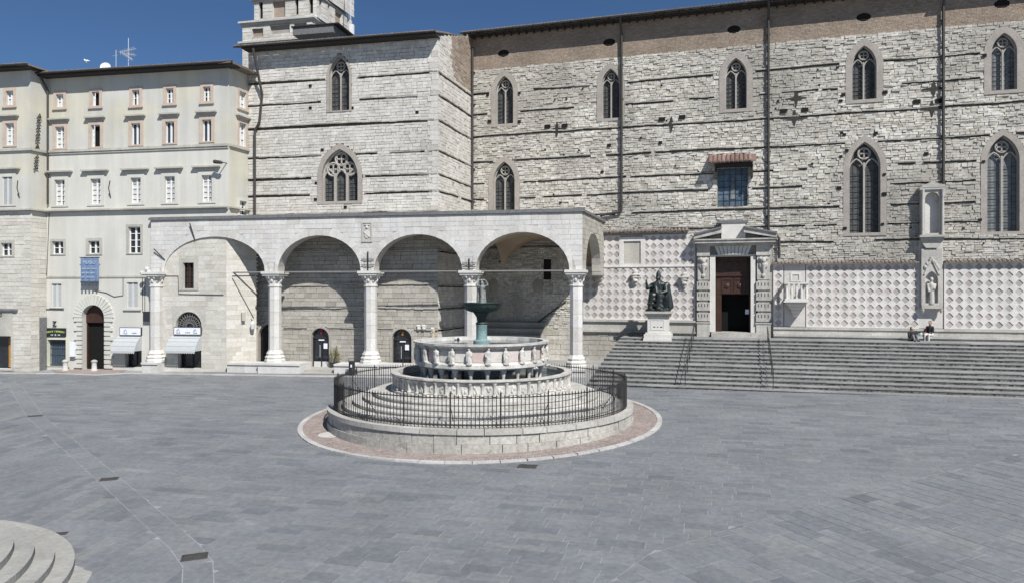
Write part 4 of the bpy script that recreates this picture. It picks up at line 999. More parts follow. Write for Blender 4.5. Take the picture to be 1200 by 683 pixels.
for px, py in ((489, 132), (364, 101), (411, 100), (364, 127), (413, 127), (371, 215), (424, 207), (423, 235), (370, 234), (405, 243), (378, 176)):
    s, z = BLK.on(px, py); ob('putlog_hole', hm, BK, (s, -.05, z), None, (.22, 1, .18))
# side wall of the block, facing right, rising towards the nave
SWL = q[1]  # negative: depth of the projection in nave coordinates
SWo = ob('side_wall', None, CA, (q[0], q[1], 0), pi/2)                    # local x runs into the nave, outward is -y
D = -q[1]
sr1 = plan(bz+bz2, (0.02, D-.05), [], rc, .97); ss1 = [slot(r) for r in sr1]
holed_wall('wall', [(0, -.5), (D, -.5), (D, ZT), (0, BT)], ss1, M['mortar_pale'], SWo)
build_courses(sr1, ss1, SWo, rc, (.06, .10), .075)
st = masonry(aligned(.3, ZT-.2, bz+bz2, .15, .24), lambda z: (max(0.0, (z-BT)/(ZT-BT)*D) if z > BT else 0.0, D), ss1, .25, .6, .016, (.0, .03), rc)
isb = lambda q: q[2] > HC+14.2 and (q[0]+q[1])/2 > D*.35+(q[2]-HC-14.2)*.0+.6*max(0, HC+15.5-q[2])
mb = MB()
for s_ in st:
    if isb(s_): stone_box(mb, s_, .008, rng=rc)
tag(mb.build('brick_patch', M['brickband'], SWo), kind='stuff')
mb = MB()
for s_ in st:
    if not isb(s_): stone_box(mb, s_, .012, rng=rc)
tag(mb.build('rubble_masonry', M['rubble_white'], SWo), kind='stuff')
# corner quoins
mb = MB(); z = 10.2
while z < BT-.1:
    h = rc.uniform(.28, .4); L = rc.uniform(.35, .7); mb.box(-L, .02, -.045, .3, z+.008, min(BT, z+h)-.008); z += h
mb.build('quoins', M['rubble_white'], BK)
# roof of the block
rfb = tiled_eave(BK, BL-.6, .16, -.86, D+.5, BT+.02, ZT+.2)
MB().box(BL, .1, -.82, .2, BT-.16, BT-.065).build('eave_boarding', M['eave'], rfb)
MB().tube([(BL-.5, -.93, BT-.02), (.16, -.93, BT-.02)], .05, 8).build('gutter', M['pipe'], rfb)
s, z = BLK.on(298.5, 250, -.2)
d = MB().tube([(s, -.2, 10.0), (s, -.2, 16.2), (s+.35, -.2, 16.8), (s+.55, -.2, 18.6), (s+.3, -.9, BT-.2)], .085, 8).build('downpipe', M['pipe'], BK)
# dark doors and vents inside the loggia
for i, (pl, a, b, d, zs) in enumerate(doors):
    mb = MB(); reveal(mb, pl, -.02, .35); dr = mb.build('door', M['frame'], BK)
    mb = MB(); sheet(mb, pl, .26); mb.build('door_glass', M['pane'], dr)
    out, _ = roundarch(a-.14, b+.14, .45, d+.14); mb = MB(); ring(mb, pl, out, -.05); reveal(mb, out, .0, -.05); reveal(mb, pl, -.05, 0); mb.build('door_surround', M['backwall'], dr)
    if i < 2:
        m = (a+b)/2; w = b-a
        MB().box(a, b, .18, .24, zs-.06, zs+.02).box(m-.04, m+.04, .18, .24, .45, zs).box(a, a+.07, .18, .24, .45, zs).box(b-.07, b, .18, .24, .45, zs).build('door_frame', M['iron'], dr)
        MB().box(a+.08, b-.08, .2, .23, .46, .9).build('kick_panel', M['shutter'] if i == 0 else M['gate'], dr)
        MB().box(m+.15, m+.42, .17, .18, 1.75, 2.1).build('notice', M['sign_white'], dr)
        MB().box(m-.2, m+.2, .16, .175, zs-.2, zs-.12).build('door_sign', M['sign_white'], dr)
        blob('crest', [('e', (m, .2, zs+.38), (.09, .03, .15)), ('e', (m-.06, .2, zs+.28), (.05, .03, .08)), ('e', (m+.06, .2, zs+.46), (.05, .03, .06))], M['redcloth' if i == 0 else 'poster_ochre'], dr, .02, smooth=1)
        MB().tube([(m-.1, .16, 1.2), (m-.1, .16, 2.0)], .02, 6).build('handle', M['steel'], dr)
# ------------------------------------------------------------------ flight of church steps
ST = thing('church_steps', 'broad flight of weathered grey stone steps rising to the church portal', 'steps', NAVE.w(0, 0, 0), NAVE.a)
NS = 13; LZ = 2.60
D0, D1 = 10.75, 2.75; tr_ = [.56]*NS; tr_[5] = .95; k = (D0-D1)/sum(tr_[:-1]); dist = [D0]
for i in range(NS-1): dist.append(dist[-1]-tr_[i]*k)
zs0 = .44
pts = []
steps_info = []
for i in range(NS):
    zt = zs0+(LZ-zs0)*(i+1)/NS; d = dist[i]; dn = dist[i+1] if i+1 < NS else 0.12
    # left end of this step, measured in the picture along a stepped diagonal
    t = i/(NS-1); px = 688+(727-688)*t; py = 444-(444-396)*t
    s0 = NAVE.on(px, py, -d)[0]; steps_info.append((s0, d, zt))
    mb = MB(); x = s0
    while x < 45:
        L = rc.uniform(1.3, 2.8); e = rc.uniform(-.012, .012); h = rc.uniform(-.006, .006); zb = zt-.30 if i else -.4
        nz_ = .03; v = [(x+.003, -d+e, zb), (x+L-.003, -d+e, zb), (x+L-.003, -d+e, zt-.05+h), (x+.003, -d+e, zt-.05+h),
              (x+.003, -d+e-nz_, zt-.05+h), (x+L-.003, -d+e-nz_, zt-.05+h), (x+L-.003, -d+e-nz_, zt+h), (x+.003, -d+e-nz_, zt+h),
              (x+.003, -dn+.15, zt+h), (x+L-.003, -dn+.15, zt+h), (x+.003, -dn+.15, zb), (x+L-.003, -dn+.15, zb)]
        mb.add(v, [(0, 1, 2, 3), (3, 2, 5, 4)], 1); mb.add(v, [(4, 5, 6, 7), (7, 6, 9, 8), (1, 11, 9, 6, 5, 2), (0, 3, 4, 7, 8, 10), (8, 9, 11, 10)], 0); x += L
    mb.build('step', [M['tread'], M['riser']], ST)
# fill between the lowest steps and the wall foot on the left
mb = MB(); st = masonry(rows(-.3, NZ(720, 388), .26, .42, rc), lambda z: (NX(640), NX(760)), [], .5, 1.1, .016, (.08, .12), rc)
lay_stones('foundation_stone', st, M['rubble'], CA, 60, .012, rc)
# handrails down the steps
def handrail(s, i0, i1, label):
    o = thing('handrail', label, 'handrail', NAVE.w(s, 0, 0), NAVE.a)
    p0 = (0, -dist[i0]+.2, steps_info[i0][2]); p1 = (0, -dist[i1]+.5, steps_info[i1][2])
    n = 4; top = []
    for k in range(n+1):
        y = p0[1]+(p1[1]-p0[1])*k/n; zz = max([q_[2] for q_ in steps_info if -q_[1]-.03 <= y]+[gz(*NAVE.w(s, y).xy)]); zl = p0[2]+(p1[2]-p0[2])*k/n
        MB().tube([(0, y, zz-.02), (0, y, zl+.95)], .022, 6).build('post', M['iron'], o); top.append((0, y, zl+.95))
    MB().tube([(0, top[0][1]-.25, top[0][2]-.1)]+top+[(0, top[-1][1]+.3, top[-1][2])], .025, 6).build('rail', M['iron'], o)
    MB().tube([(p[0], p[1], p[2]-.45) for p in top], .015, 6).build('rail', M['iron'], o)
handrail(NAVE.on(803, 446, -10.5)[0], 0, 11, 'thin iron handrail climbing the church steps beside the bronze statue')
handrail(NAVE.on(906, 452, -10.5)[0], 0, 11, 'thin iron handrail climbing the church steps beside the portal and the pulpit')
# ================================================================== loggia
rl = random.Random(11)
LO = thing('loggia', 'white stone loggia of four round arches on octagonal columns against the church', 'loggia', LOG.w(0, 0, 0), LOG.a)
def LX(px, py=318, off=0): return LOG.on(px, py, off)[0]
def LZ_(px, py, off=0): return LOG.on(px, py, off)[1]
AR = [(192.5, 310.5, 277.5), (325.5, 422.8, 276), (438.3, 541.6, 274.6), (557.4, 667.2, 272)]
arches = []
for x0, x1, ya in AR: arches.append((LX(x0), LX(x1), LZ_((x0+x1)/2, ya)))
ZSP = LZ_(430, 317.5); ZLT = LZ_(430, 253.5); sL, sR = LX(177), LX(682.5); TH = .85
def ell_arc(s0, s1, zs, zt, n=24): m, r = (s0+s1)/2, (s1-s0)/2; return [(m-r*cos(pi*i/n), zs+(zt-zs)*sin(pi*i/n)) for i in range(n+1)]
poly = [(sL, ZSP)]
for a, b, zt in arches: poly += ell_arc(a, b, ZSP, zt)
poly += [(sR, ZSP), (sR, ZLT), (sL, ZLT)]
holed_wall('arcade_wall', poly, [], M['ashlar_joint'], LO, 0, TH)
lh = []
for a, b, zt in arches:
    e = ell_arc(a-.42, b+.42, ZSP-.5, zt+.42); lh.append(e)
for a, b, zt in arches:
    n = 19; i0 = ell_arc(a, b, ZSP, zt, n); o0 = ell_arc(a-.40, b+.40, ZSP, zt+.42, n)
    # neighbouring rings must not overlap at the piers
    for i in range(n):
        q = [i0[i], i0[i+1], o0[i+1], o0[i]]; lim0, lim1 = a-.17, b+.17
        q = [(max(lim0, min(lim1, p[0])), p[1]) for p in q]; cx, cz = sum(p[0] for p in q)/4, sum(p[1] for p in q)/4
        q = [(cx+(p[0]-cx)*.985, cz+(p[1]-cz)*.985) for p in q]
        MB().prism(q[::-1] if (q[1][0]-q[0][0])*(q[2][1]-q[0][1])-(q[1][1]-q[0][1])*(q[2][0]-q[0][0]) < 0 else q, -.022-rl.uniform(0, .006), .02).build('voussoir', M['ashlar'], LO)
st = masonry(rows(ZSP, ZLT-.02, .24, .36, rl), lambda z: (sL, sR), lh, .45, 1.15, .012, (.008, .02), rl)
lay_stones('ashlar_block', st, M['ashlar'], LO, 250, .004, rl)
# cap slab and terrace
MB().box(sL-.12, sR+.15, -.12, .3, ZLT, ZLT+.15).box(sL-.06, sR+.08, -.06, .3, ZLT+.152, ZLT+.20).build('cap_slab', M['slab'], LO)
cR = LOG.w(sR, 0); PW = [LOG.w(sL, .3), LOG.w(sR, .3), cR+NAVE.n*7.9, NAVE.w(-1.5, .6), LOG.w(sL, 5.8)]
loc = [LOG.loc(p.x, p.y) for p in PW]
MB().vprism(loc, ZLT-.25, ZLT+.05).build('terrace', M['ashlar_joint'], LO)
# side wall towards the church steps with a pointed opening
SD = ob('side_wall', None, LO, (sR, 0, 0), NAVE.a-LOG.a+pi/2); ls = 7.45
so_, _ = gothic(1.05, 6.1, 5.0, 9.15, rise=2.35)
sp = [(0.0, ZSP), (1.05, ZSP)]+[p for p in so_ if p[1] >= ZSP-.01][::-1]
sp = [(0.02, ZSP)]+sorted([p for p in so_[2:]], key=lambda p: p[0])+[(ls, ZSP), (ls, ZLT), (0.02, ZLT)]
holed_wall('wall', sp, [], M['mortarwing'], SD, 0, .6)
hs, _ = gothic(.95, 6.2, 5.0, 9.25, rise=2.4)
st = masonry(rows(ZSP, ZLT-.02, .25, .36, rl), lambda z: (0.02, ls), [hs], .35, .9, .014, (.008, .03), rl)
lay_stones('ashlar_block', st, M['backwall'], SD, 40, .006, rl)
MB().box(-.1, ls, -.12, .1, ZLT, ZLT+.15).build('cap_slab', M['slab'], SD)
blob('corbel', [('b', (6.0, 6.9, -.1, .6, ZSP-.25, ZSP)), ('e', (6.6, .25, ZSP-.4), (.4, .3, .25)), ('e', (6.75, .25, ZSP-.7), (.25, .2, .2))], M['backwall'], SD, .05, smooth=1)
# columns
def column(px, zb, yc=TH/2):
    s = LX(px); c = ob('column', None, LO, (s, yc, 0)); r8 = 1/cos(pi/8); zc = ZSP
    MB().lathe([(.60*r8, zb), (.60*r8, zb+.16), (.54*r8, zb+.22), (.58*r8, zb+.34), (.47*r8, zb+.46), (.50*r8, zb+.56), (.40*r8, zb+.72), (.365*r8, zb+.80)], 8, a0=pi/8, a1=pi/8+2*pi).build('base', M['white'], c)
    z0, z1 = zb+.80, zc-.98; n = 5; rr = .365*r8
    for i in range(n):
        a, b = z0+(z1-z0)*i/n, z0+(z1-z0)*(i+1)/n; k = rl.uniform(.99, 1.01); MB().lathe([(rr*k, a+.006), (rr*k, b-.006)], 8, a0=pi/8, a1=pi/8+2*pi).build('shaft_drum', M['ashlar'], c)
    MB().lathe([(rr*.96, z0), (rr*.96, z1)], 8, a0=pi/8, a1=pi/8+2*pi).build('shaft_core', M['ashlar_joint'], c)
    MB().lathe([(.40*r8, z1), (.42*r8, z1+.07), (.37*r8, z1+.1), (.37*r8, z1+.30), (.40*r8, z1+.5), (.50*r8, z1+.70)], 8, a0=pi/8, a1=pi/8+2*pi).build('capital', M['white'], c)
    lf = MB()
    for i in range(8):
        a = pi/4*i; 
        for (zz, ro, sx) in ((z1+.36, .40, .10), (z1+.60, .50, .085)):
            a2 = a+(pi/8 if ro > .45 else 0); o = len(lf.v); lf.ell((0, 0, 0), (.07, sx, .15), 7, 5); lf.xf(Matrix.Translation((ro*cos(a2), ro*sin(a2), zz)) @ Matrix.Rotation(a2, 4, 'Z') @ Matrix.Rotation(.4, 4, 'Y'), o)
    lf.build('capital_leaves', M['white'], c, 50)
    MB().box(-.58, .58, -.58, .58, z1+.70, z1+.82).box(-.64, .64, -.64, .64, z1+.82, zc-.003).build('abacus', M['white'], c)
    return s
cz = [(184.5, .92), (318.3, 1.0), (431.5, 1.05), (550, 1.1), (674.5, 1.0)]
cs = [column(*p, yc=-.12 if i == 0 else TH/2) for i, p in enumerate(cz)]
def gl(s, y=0): p = LOG.w(s, y); return gz(p.x, p.y)
def bench(px0, px1, top=None, ped=False, yf=-.42):
    a, b = LX(px0, 430), LX(px1, 430); zt = top or .95+.006*(a+b)/2
    y0, y1 = (yf, 1.2) if ped else (-.2, .95)
    mb = MB(); x = a
    while x < b-.01:
        L = min(rl.uniform(1.2, 2.2), b-x) if not ped else b-x
        mb.box(x+.004, x+L-.004, y0, y1, gl(x)-.3, zt-.12).box(x+.002, x+L-.002, y0-.07, y1+.05, zt-.12, zt); x += L
    mb.build('pedestal' if ped else 'bench', M['ashlar'], LO)
bench(174.5, 193.5, .92, True, -.72); bench(268, 305.5, .96); bench(306, 355, 1.0, True); bench(393, 421, 1.02); bench(421.5, 446, 1.05, True); bench(446.5, 489, 1.05)
bench(538, 562, 1.1, True); bench(662.5, 687, 1.0, True)
# floor and front steps
fl = [LOG.w(LX(255), .12), LOG.w(sR+.05, .12), cR+NAVE.n*7.4, NAVE.w(-.0, .0)+NAVE.n*.1, LOG.w(LX(255), 5.5)]
mb = MB(); lv = [LOG.loc(p.x, p.y) for p in fl]; k = len(lv); fz = lambda x: .50+.011*max(0, x-5)
mb.add([(x, y, fz(x)) for x, y in lv]+[(x, y, -.5) for x, y in lv], [tuple(range(k))]+[(i, i+k, (i+1) % k+k, (i+1) % k) for i in range(k)]); mb.build('floor', M['ledgestone'], LO)
for y0, h in ((-.35, -.14), (-.75, -.28)):
    a, b = LX(355.5, 432), LX(392, 432); MB().box(a, b, y0, .2, .0, fz(a)+h+.02).build('step', M['ledgestone'], LO)
a, b = LX(636, 436), LX(661, 436)
for i in range(3): MB().box(a-.3*i-4, b-.02, -.15-.35*i, .5, .0, 1.0-.17*i).build('step', M['ledgestone'], LO)
# iron tie rods between the columns
zr = ZSP-.10
for i in range(4):
    MB().tube([(cs[i]+.2, .42, zr+.06), (cs[i+1]-.2, .42, zr+.06)], .045, 6).build('tie_rod', M['rod'], LO)
MB().box(-.03, .03, -.07, -.02, 0, 1).mesh('wall_anchor', M['rust'])
for px, ys in ((431.5, 295), (550, 303)):
    s = LX(px); z1 = LZ_(px, ys); z0 = ZSP-.02; m_ = MB().box(s-.03, s+.03, -.09, -.03, z0, z1)
    for f in (.3, .6): m_.box(s-.42, s+.42, -.11, -.09, z0+(z1-z0)*f-.025, z0+(z1-z0)*f+.025)
    m_.build('tie_anchor', M['rust'], LO)
for (px, py, px2, py2) in ((223, 262, 228, 281), (181, 292, 193, 305)):
    a, b = LOG.on(px, py, -.12), LOG.on(px2, py2, -.05); MB().tube([(a[0], -.18, a[1]), (b[0], -.04, b[1])], .035, 6).build('torch_bracket', M['rust'], LO)
# carved coat of arms
a, b = LX(424, 270), LX(436.5, 270); z0, z1 = LZ_(430, 284), LZ_(430, 260.5)
pq = ob('plaque', None, LO); mb = MB(); ring(mb, rectp(a+.08, b-.08, z0+.08, z1-.08), rectp(a, b, z0, z1), -.07); reveal(mb, rectp(a, b, z0, z1), 0, -.07); reveal(mb, rectp(a+.08, b-.08, z0+.08, z1-.08), -.07, -.02); mb.build('plaque_frame', M['ashlar_joint'], pq)
MB().add([(a+.08, -.03, z0+.08), (b-.08, -.03, z0+.08), (b-.08, -.03, z1-.08), (a+.08, -.03, z1-.08)], [(0, 1, 2, 3)]).build('plaque_field', M['ashlar_joint'], pq)
m = (a+b)/2; zm = (z0+z1)/2
blob('coat_of_arms', [('c', (m-.16, -.05, zm-.02), (m+.18, -.05, zm-.3), .045, .045), ('e', (m, -.04, zm-.15), (.22, .03, .28)), ('e', (m, -.05, zm+.3), (.1, .05, .1)), ('c', (m-.16, -.05, zm+.45), (m+.16, -.05, zm+.45), .04, .04)], M['ashlar'], pq, .025, smooth=1)
# groin vault of the last bay
a, b, zt = arches[3]; a -= .4; b += .4; y0, y1 = TH-.02, 7.6; n = 24; vs = []
for j in range(n+1):
    for i in range(n+1):
        u, v = a+(b-a)*i/n, y0+(y1-y0)*j/n; tu, tv = -1+2*i/n, -1+2*j/n
        zx = ZSP-.2+(zt+.25-ZSP)*sqrt(max(0, 1-tu*tu)); zy = ZSP-.2+(zt+.25-ZSP)*sqrt(max(0, 1-tv*tv)); vs.append((u+.30*(v-y0)*.22, v, max(zx, zy)))
MB().add(vs, [(j*(n+1)+i, (j+1)*(n+1)+i, (j+1)*(n+1)+i+1, j*(n+1)+i+1) for j in range(n) for i in range(n)]).build('vault', M['vault'], LO, 35)
# stepped seats at the back of the last bay and the slit window above (parts of the loggia)
SB = ob('back_seats', None, LO, (*LOG.loc(*NAVE.O.xy), 0), NAVE.a-LOG.a)
zt_ = NZ(600, 377)
for i in range(4): MB().box(.08, NX(641), -1.7+.4*i-.4*0, -.1 if i == 3 else -.10-.0*i, .3 if i == 0 else zt_-.42*(3-i)-.45, zt_-.42*(3-i)).build('seat', M['backwall'], SB)
s0, s1, z0, z1 = nrect(637.5, 646, 304, 328)
MB().box(s0, s1, -.09, -.075, z0, z1).build('blind_slit', M['hole'], SB)
for px0, py0, px1, py1 in ((576, 325, 582, 345), (628, 327, 634, 343)):
    a_, b_ = NAVE.on(px0, py0), NAVE.on(px1, py1); MB().ell(((a_[0]+b_[0])/2, -.1, (a_[1]+b_[1])/2), (.35, .06, .5), 10, 6).build('worn_corbel', M['back_joint'], SB)
mb = MB().tube([(*NAVE.on(603, 398, -.15)[:1], -.15, NAVE.on(603, 398, -.15)[1]), (NAVE.on(664, 352, -.15)[0], -.15, NAVE.on(664, 352, -.15)[1])], .04, 6); mb.build('hand_rail', M['rust'], SB)
# stone fragment standing in the third bay
p = BLK.w(-.1, -.9); o = thing('stone_fragment', 'tan upright stone fragment standing on the loggia floor behind the fountain', 'stone', (p.x, p.y, .8))
blob('stone_body', [('c', (0, 0, 0), (0, 0, .9), .22, .2), ('c', (.02, 0, .9), (.08, 0, 2.0), .2, .12), ('e', (.1, 0, 2.25), (.12, .12, .2)), ('e', (-.05, -.1, .6), (.25, .2, .3))], M['tan'], o, .06, smooth=1)
MB().box(-.35, .4, -.3, .3, -.25, .08).build('stone_foot', M['white'], o)
# litter bin and dry plants
s = LX(418, 432); p = LOG.w(s, -.75); BN = thing('litter_bin', 'dark metal litter bin standing before the loggia bench', 'bin', (p.x, p.y, gz(p.x, p.y)), LOG.a)
MB().lathe([(.17, 0), (.19, .04), (.19, .78), (.20, .80), (.20, .86), (.17, .86), (.16, .5)], 16).build('body', M['bin'], BN, 40)
MB().tube([(-.2, 0, .8), (-.2, 0, 1.02), (.2, 0, 1.02), (.2, 0, .8)], .02, 6).build('hoop', M['bin'], BN); MB().box(-.01, .09, -.2, -.187, .5, .66).build('badge', M['sign_white'], BN)
for i, px in enumerate((390, 394, 398)):
    s = LX(px, 428, 1.9); p = LOG.w(s, 1.75+.1*(i % 2)); o = thing('potted_plant', 'dry twiggy potted plant beside the arched glass door in the loggia', 'plant', (p.x, p.y, fz(s)), 0, 'potted plants beside the loggia door')
    MB().lathe([(.10, 0), (.14, .30), (.15, .32), (.12, .32), (.11, .2)], 12).build('pot', M['bin'], o)
    q = random.Random(i+50); lv_ = MB(); stm = MB()
    for k in range(9):
        a = q.uniform(0, 2*pi); h = q.uniform(.6, 1.15); ex = q.uniform(.05, .2); stm.tube([(0, 0, .25), (ex*.4*cos(a), ex*.4*sin(a), .3+h*.5), (ex*cos(a), ex*sin(a), .3+h)], [.012, .01, .004], 4)
        for _ in range(9):
            f = q.uniform(.25, 1); c = Vector((ex*f*cos(a), ex*f*sin(a), .3+h*f)); d = Vector((q.uniform(-1, 1), q.uniform(-1, 1), q.uniform(-.3, .8))).normalized()*.09; e_ = d.orthogonal().normalized()*.03
            lv_.add([c, c+d*.5+e_, c+d, c+d*.5-e_], [(0, 1, 2, 3)])
    stm.build('stems', M['leaf'], o); tag(lv_.build('leaves', M['leaf'], o), kind='stuff')
# two carved brackets on the block wall in the third bay
for px in (491, 497):
    s, z = BLK.on(px, 384); bq = q_ = blob('wall_bracket', [('b', (-.12, .12, -.2, 0, .1, .2)), ('e', (0, -.08, 0), (.13, .12, .15))], M['white'], BK, .03, (s, 0, z), smooth=1)
s, z = BLK.on(507, 386); MB().box(s-.1, s+.1, -.04, 0, z-.2, z+.15).build('wall_notice', M['sign_white'], BK)

# ================================================================== palace on the left
rp = random.Random(3)
PA = thing('palazzo', 'cream plastered four storey palace with rosy window frames beside the loggia', 'building', PAL.w(0, 0, 0), PAL.a)
def fx(fr): return (lambda px, py=200: fr.on(px, py)[0]), (lambda px, py: fr.on(px, py)[1])
PX, PZ = fx(PAL)
def window(parent, s0, s1, z0, z1, surround=None, sw=.16, hood=None, hoodw=.3, sill=True, pane='pane', open_=False, curtain=False, cross=2, shut=False, lean=0., fmat='paint'):
    """casement window set into the wall; returns its opening"""
    op = rectp(s0, s1, z0, z1); w = s1-s0; h = z1-z0; m = (s0+s1)/2
    mb = MB(); reveal(mb, op, -.0, .26); W_ = mb.build('window', M['plaster'], parent)
    MB().add([(s0, .22, z0), (s1, .22, z0), (s1, .22, z1), (s0, .22, z1)], [(0, 1, 2, 3)]).build('pane', M['dark'] if open_ else M[pane], W_)
    f = MB(); t = .045
    if shut:
        for a, b in ((s0, m-.01), (m+.01, s1)):
            f.box(a, a+.06, .02, .07, z0, z1).box(b-.06, b, .02, .07, z0, z1); z = z0
            while z < z1-.03: f.add([(a+.06, .03, z), (b-.06, .03, z), (b-.06, .07, z+.05), (a+.06, .07, z+.05)], [(0, 1, 2, 3)]); z += .06
        f.build('shutter', M['shutter'], W_)
    else:
        f.box(s0, s0+t, .14, .20, z0, z1).box(s1-t, s1, .14, .20, z0, z1).box(s0+t, s1-t, .14, .20, z1-t, z1).box(s0+t, s1-t, .14, .20, z0, z0+t)
        if not open_: f.box(m-.055, m+.055, .13, .205, z0+t, z1-t)
        for i in range(1, cross+1):
            z = z0+h*i/(cross+1)
            if open_: continue
            f.box(s0+t, m-.055, .15, .19, z-.02, z+.02).box(m+.055, s1-t, .15, .19, z-.02, z+.02)
        f.build('casement', M[fmat], W_)
        if open_:
            lf = MB().box(0, t, -.02, .02, z0, z1).box(w*.46-t, w*.46, -.02, .02, z0, z1).box(t, w*.46-t, -.02, .02, z1-t, z1).box(t, w*.46-t, -.02, .02, z0, z0+t)
            for i in range(1, cross+1): z = z0+h*i/(cross+1); lf.box(t, w*.46-t, -.015, .015, z-.02, z+.02)
            l = lf.build('open_casement', M['paint'], W_); l.location = (s0+.02, .18, 0); l.rotation_euler = (0, 0, radians(-38))
        if curtain:
            cu = MB(); n = 8
            for a, b in ((s0+t, s0+w*.40), (s1-w*.36, s1-t)):
                vs = []; 
                for i in range(n+1): x = a+(b-a)*i/n; vs += [(x, .205+.008*(i % 2), z0+t), (x, .205+.008*(i % 2), z1-t)]
                cu.add(vs, [(2*i, 2*i+2, 2*i+3, 2*i+1) for i in range(n)])
            cu.build('curtain', M['curtain'], W_)
    if surround:
        o2 = rectp(s0-sw, s1+sw, z0-sw*.4, z1+sw); mb = MB(); ring(mb, op, o2, -.05); reveal(mb, o2, 0, -.05); reveal(mb, op, -.05, .0); mb.build('surround', M[surround], W_)
    if sill: MB().box(s0-sw-.06, s1+sw+.06, -.11, .0, z0-sw*.4-.11, z0-sw*.4-.002).build('sill', M[surround or 'cornice'], W_)
    if hood:
        zh = z1+hood; MB().box(s0-hoodw, s1+hoodw, -.17, 0, zh, zh+.09).box(s0-hoodw-.06, s1+hoodw+.06, -.26, 0, zh+.09, zh+.19).build('hood', M['cornice'], W_)
    return op
pw = []
cols = [70.4, 112.4, 159.4, 199.2, 242.6]
top = [(111, 126), (108, 124.5), (106, 123.5), (104, 121), (102, 119)]
mid = [(149, 174), (147, 172.5), (145, 170), (143, 168), (140.7, 166)]
low = [(211, 241), (209.7, 239.8), (208.5, 238.7), (207, 237.7), (205.5, 236.7)]
for i, c in enumerate(cols):
    pw.append(window(PA, PX(c-4.3, 115), PX(c+4.3, 115), PZ(c, top[i][1]), PZ(c, top[i][0]), 'terracotta_frame', .2, pane='pane', open_=(i == 1), curtain=(i == 0), cross=1 if i < 3 else 2))
    pw.append(window(PA, PX(c-5.3, 155), PX(c+5.3, 155), PZ(c, mid[i][1]), PZ(c, mid[i][0]), 'terracotta_frame', .22, hood=.36, hoodw=.34, pane='pane_blue' if i > 1 else 'pane', open_=(i == 1), curtain=(i == 0), cross=3 if i < 2 else 0, sill=False))
    pw.append(window(PA, PX(c-6, 225), PX(c+6, 225), PZ(c, low[i][1]), PZ(c, low[i][0]), 'plaster', .26, hood=.40, hoodw=.55, pane='pane', curtain=True, cross=4, sill=False))
pw.append(window(PA, PX(61.5, 290), PX(74.7, 290), PZ(68, 298), PZ(68, 283), 'cornice', .16, sill=False, cross=1))
pw.append(window(PA, PX(104, 290), PX(117, 290), PZ(110, 297.5), PZ(110, 282.5), 'cornice', .2, sill=False, cross=1))
pw.append(window(PA, PX(150.7, 280), PX(165, 280), PZ(158, 297), PZ(158, 266), 'cornice', .16, sill=False, cross=3))
pw.append(window(PA, PX(61, 345), PX(72.6, 345), PZ(67, 359.5), PZ(67, 332.5), 'plaster', .18, sill=False, shut=True))
pw.append(window(PA, PX(149, 345), PX(162, 345), PZ(155, 360), PZ(155, 331), 'plaster', .18, sill=True, shut=True))
zb = -.3
arch_o, azs = roundarch(PX(97, 400), PX(123, 400), .0, PZ(110, 357)); pw.append(arch_o)
shopd = rectp(PX(56, 415), PX(77.5, 415), gl(0)-.2+.35, PZ(67, 397.5)); pw.append(shopd)
sh1 = rectp(PX(146.3, 420), PX(166, 420), PZ(156, 430), PZ(156, 411)); shs = rectp(PX(142, 388), PX(166.3, 388), PZ(154, 392), PZ(154, 383.6)); pw.append(rectp(PX(146.3, 420), PX(166, 420), PZ(156, 430), PZ(156, 394)))
PL_, PT = PX(51.5, 250), PZ(268, 78.5)
zc1, zc2 = PZ(160, 174.3), PZ(160, 245.3)
xs = PX(183, 350)
upper = [w for w in pw if w[0][1] > zc1]; midw = [w for w in pw if zc2 < w[0][1] < zc1]; loww = [w for w in pw if w[0][1] < zc2]
holed_wall('upper_wall', rectp(PL_, 0, zc1, PT), upper, M['plaster_up'], PA)
holed_wall('middle_wall', [(PL_, zc2), (0, zc2), (0, zc1), (PL_, zc1)], midw, M['plaster'], PA)
holed_wall('lower_wall', [(PL_, -.3), (xs, -.3), (xs, 9.9), (0, 9.9), (0, zc2), (PL_, zc2)], loww, M['plaster'], PA)
MB().box(PL_, -.05, .5, .8, 9.95, PT).box(PL_, xs, .5, .8, -.3, 9.94).build('inner_wall', M['dark'], PA)
for z, d, h in ((zc1, .14, .16), (zc2, .26, .10)): MB().box(PL_, .0, -d, .05, z-h/2, z+h/2).box(PL_, .0, -d*.55, .05, z-h*1.3, z-h/2-.002).build('string_course', M['cornice'], PA)
MB().box(PL_, xs, -.05, 0, PZ(110, 325.6), PZ(110, 323.4)).build('string_course', M['cornice'], PA)
# eaves and roof
def eave(parent, x0, x1, z, depth, ov=.75, xr=0.):
    rf = tiled_eave(parent, x0, x1+xr, -ov, depth, z+.1, z+.1+(depth+ov)*.30, hip=(depth+ov) if xr else 0.)
    MB().box(x0, x1+xr*.9, -ov+.04, .2, z-.10, z+.015).build('eave_boarding', M['eave'], rf)
    MB().tube([(x0, -ov-.08, z+.06), (x1+xr, -ov-.08, z+.06)], .065, 8).build('gutter', M['pipe'], rf); return rf
eave(PA, PL_, 0, PT, 5., xr=.75)
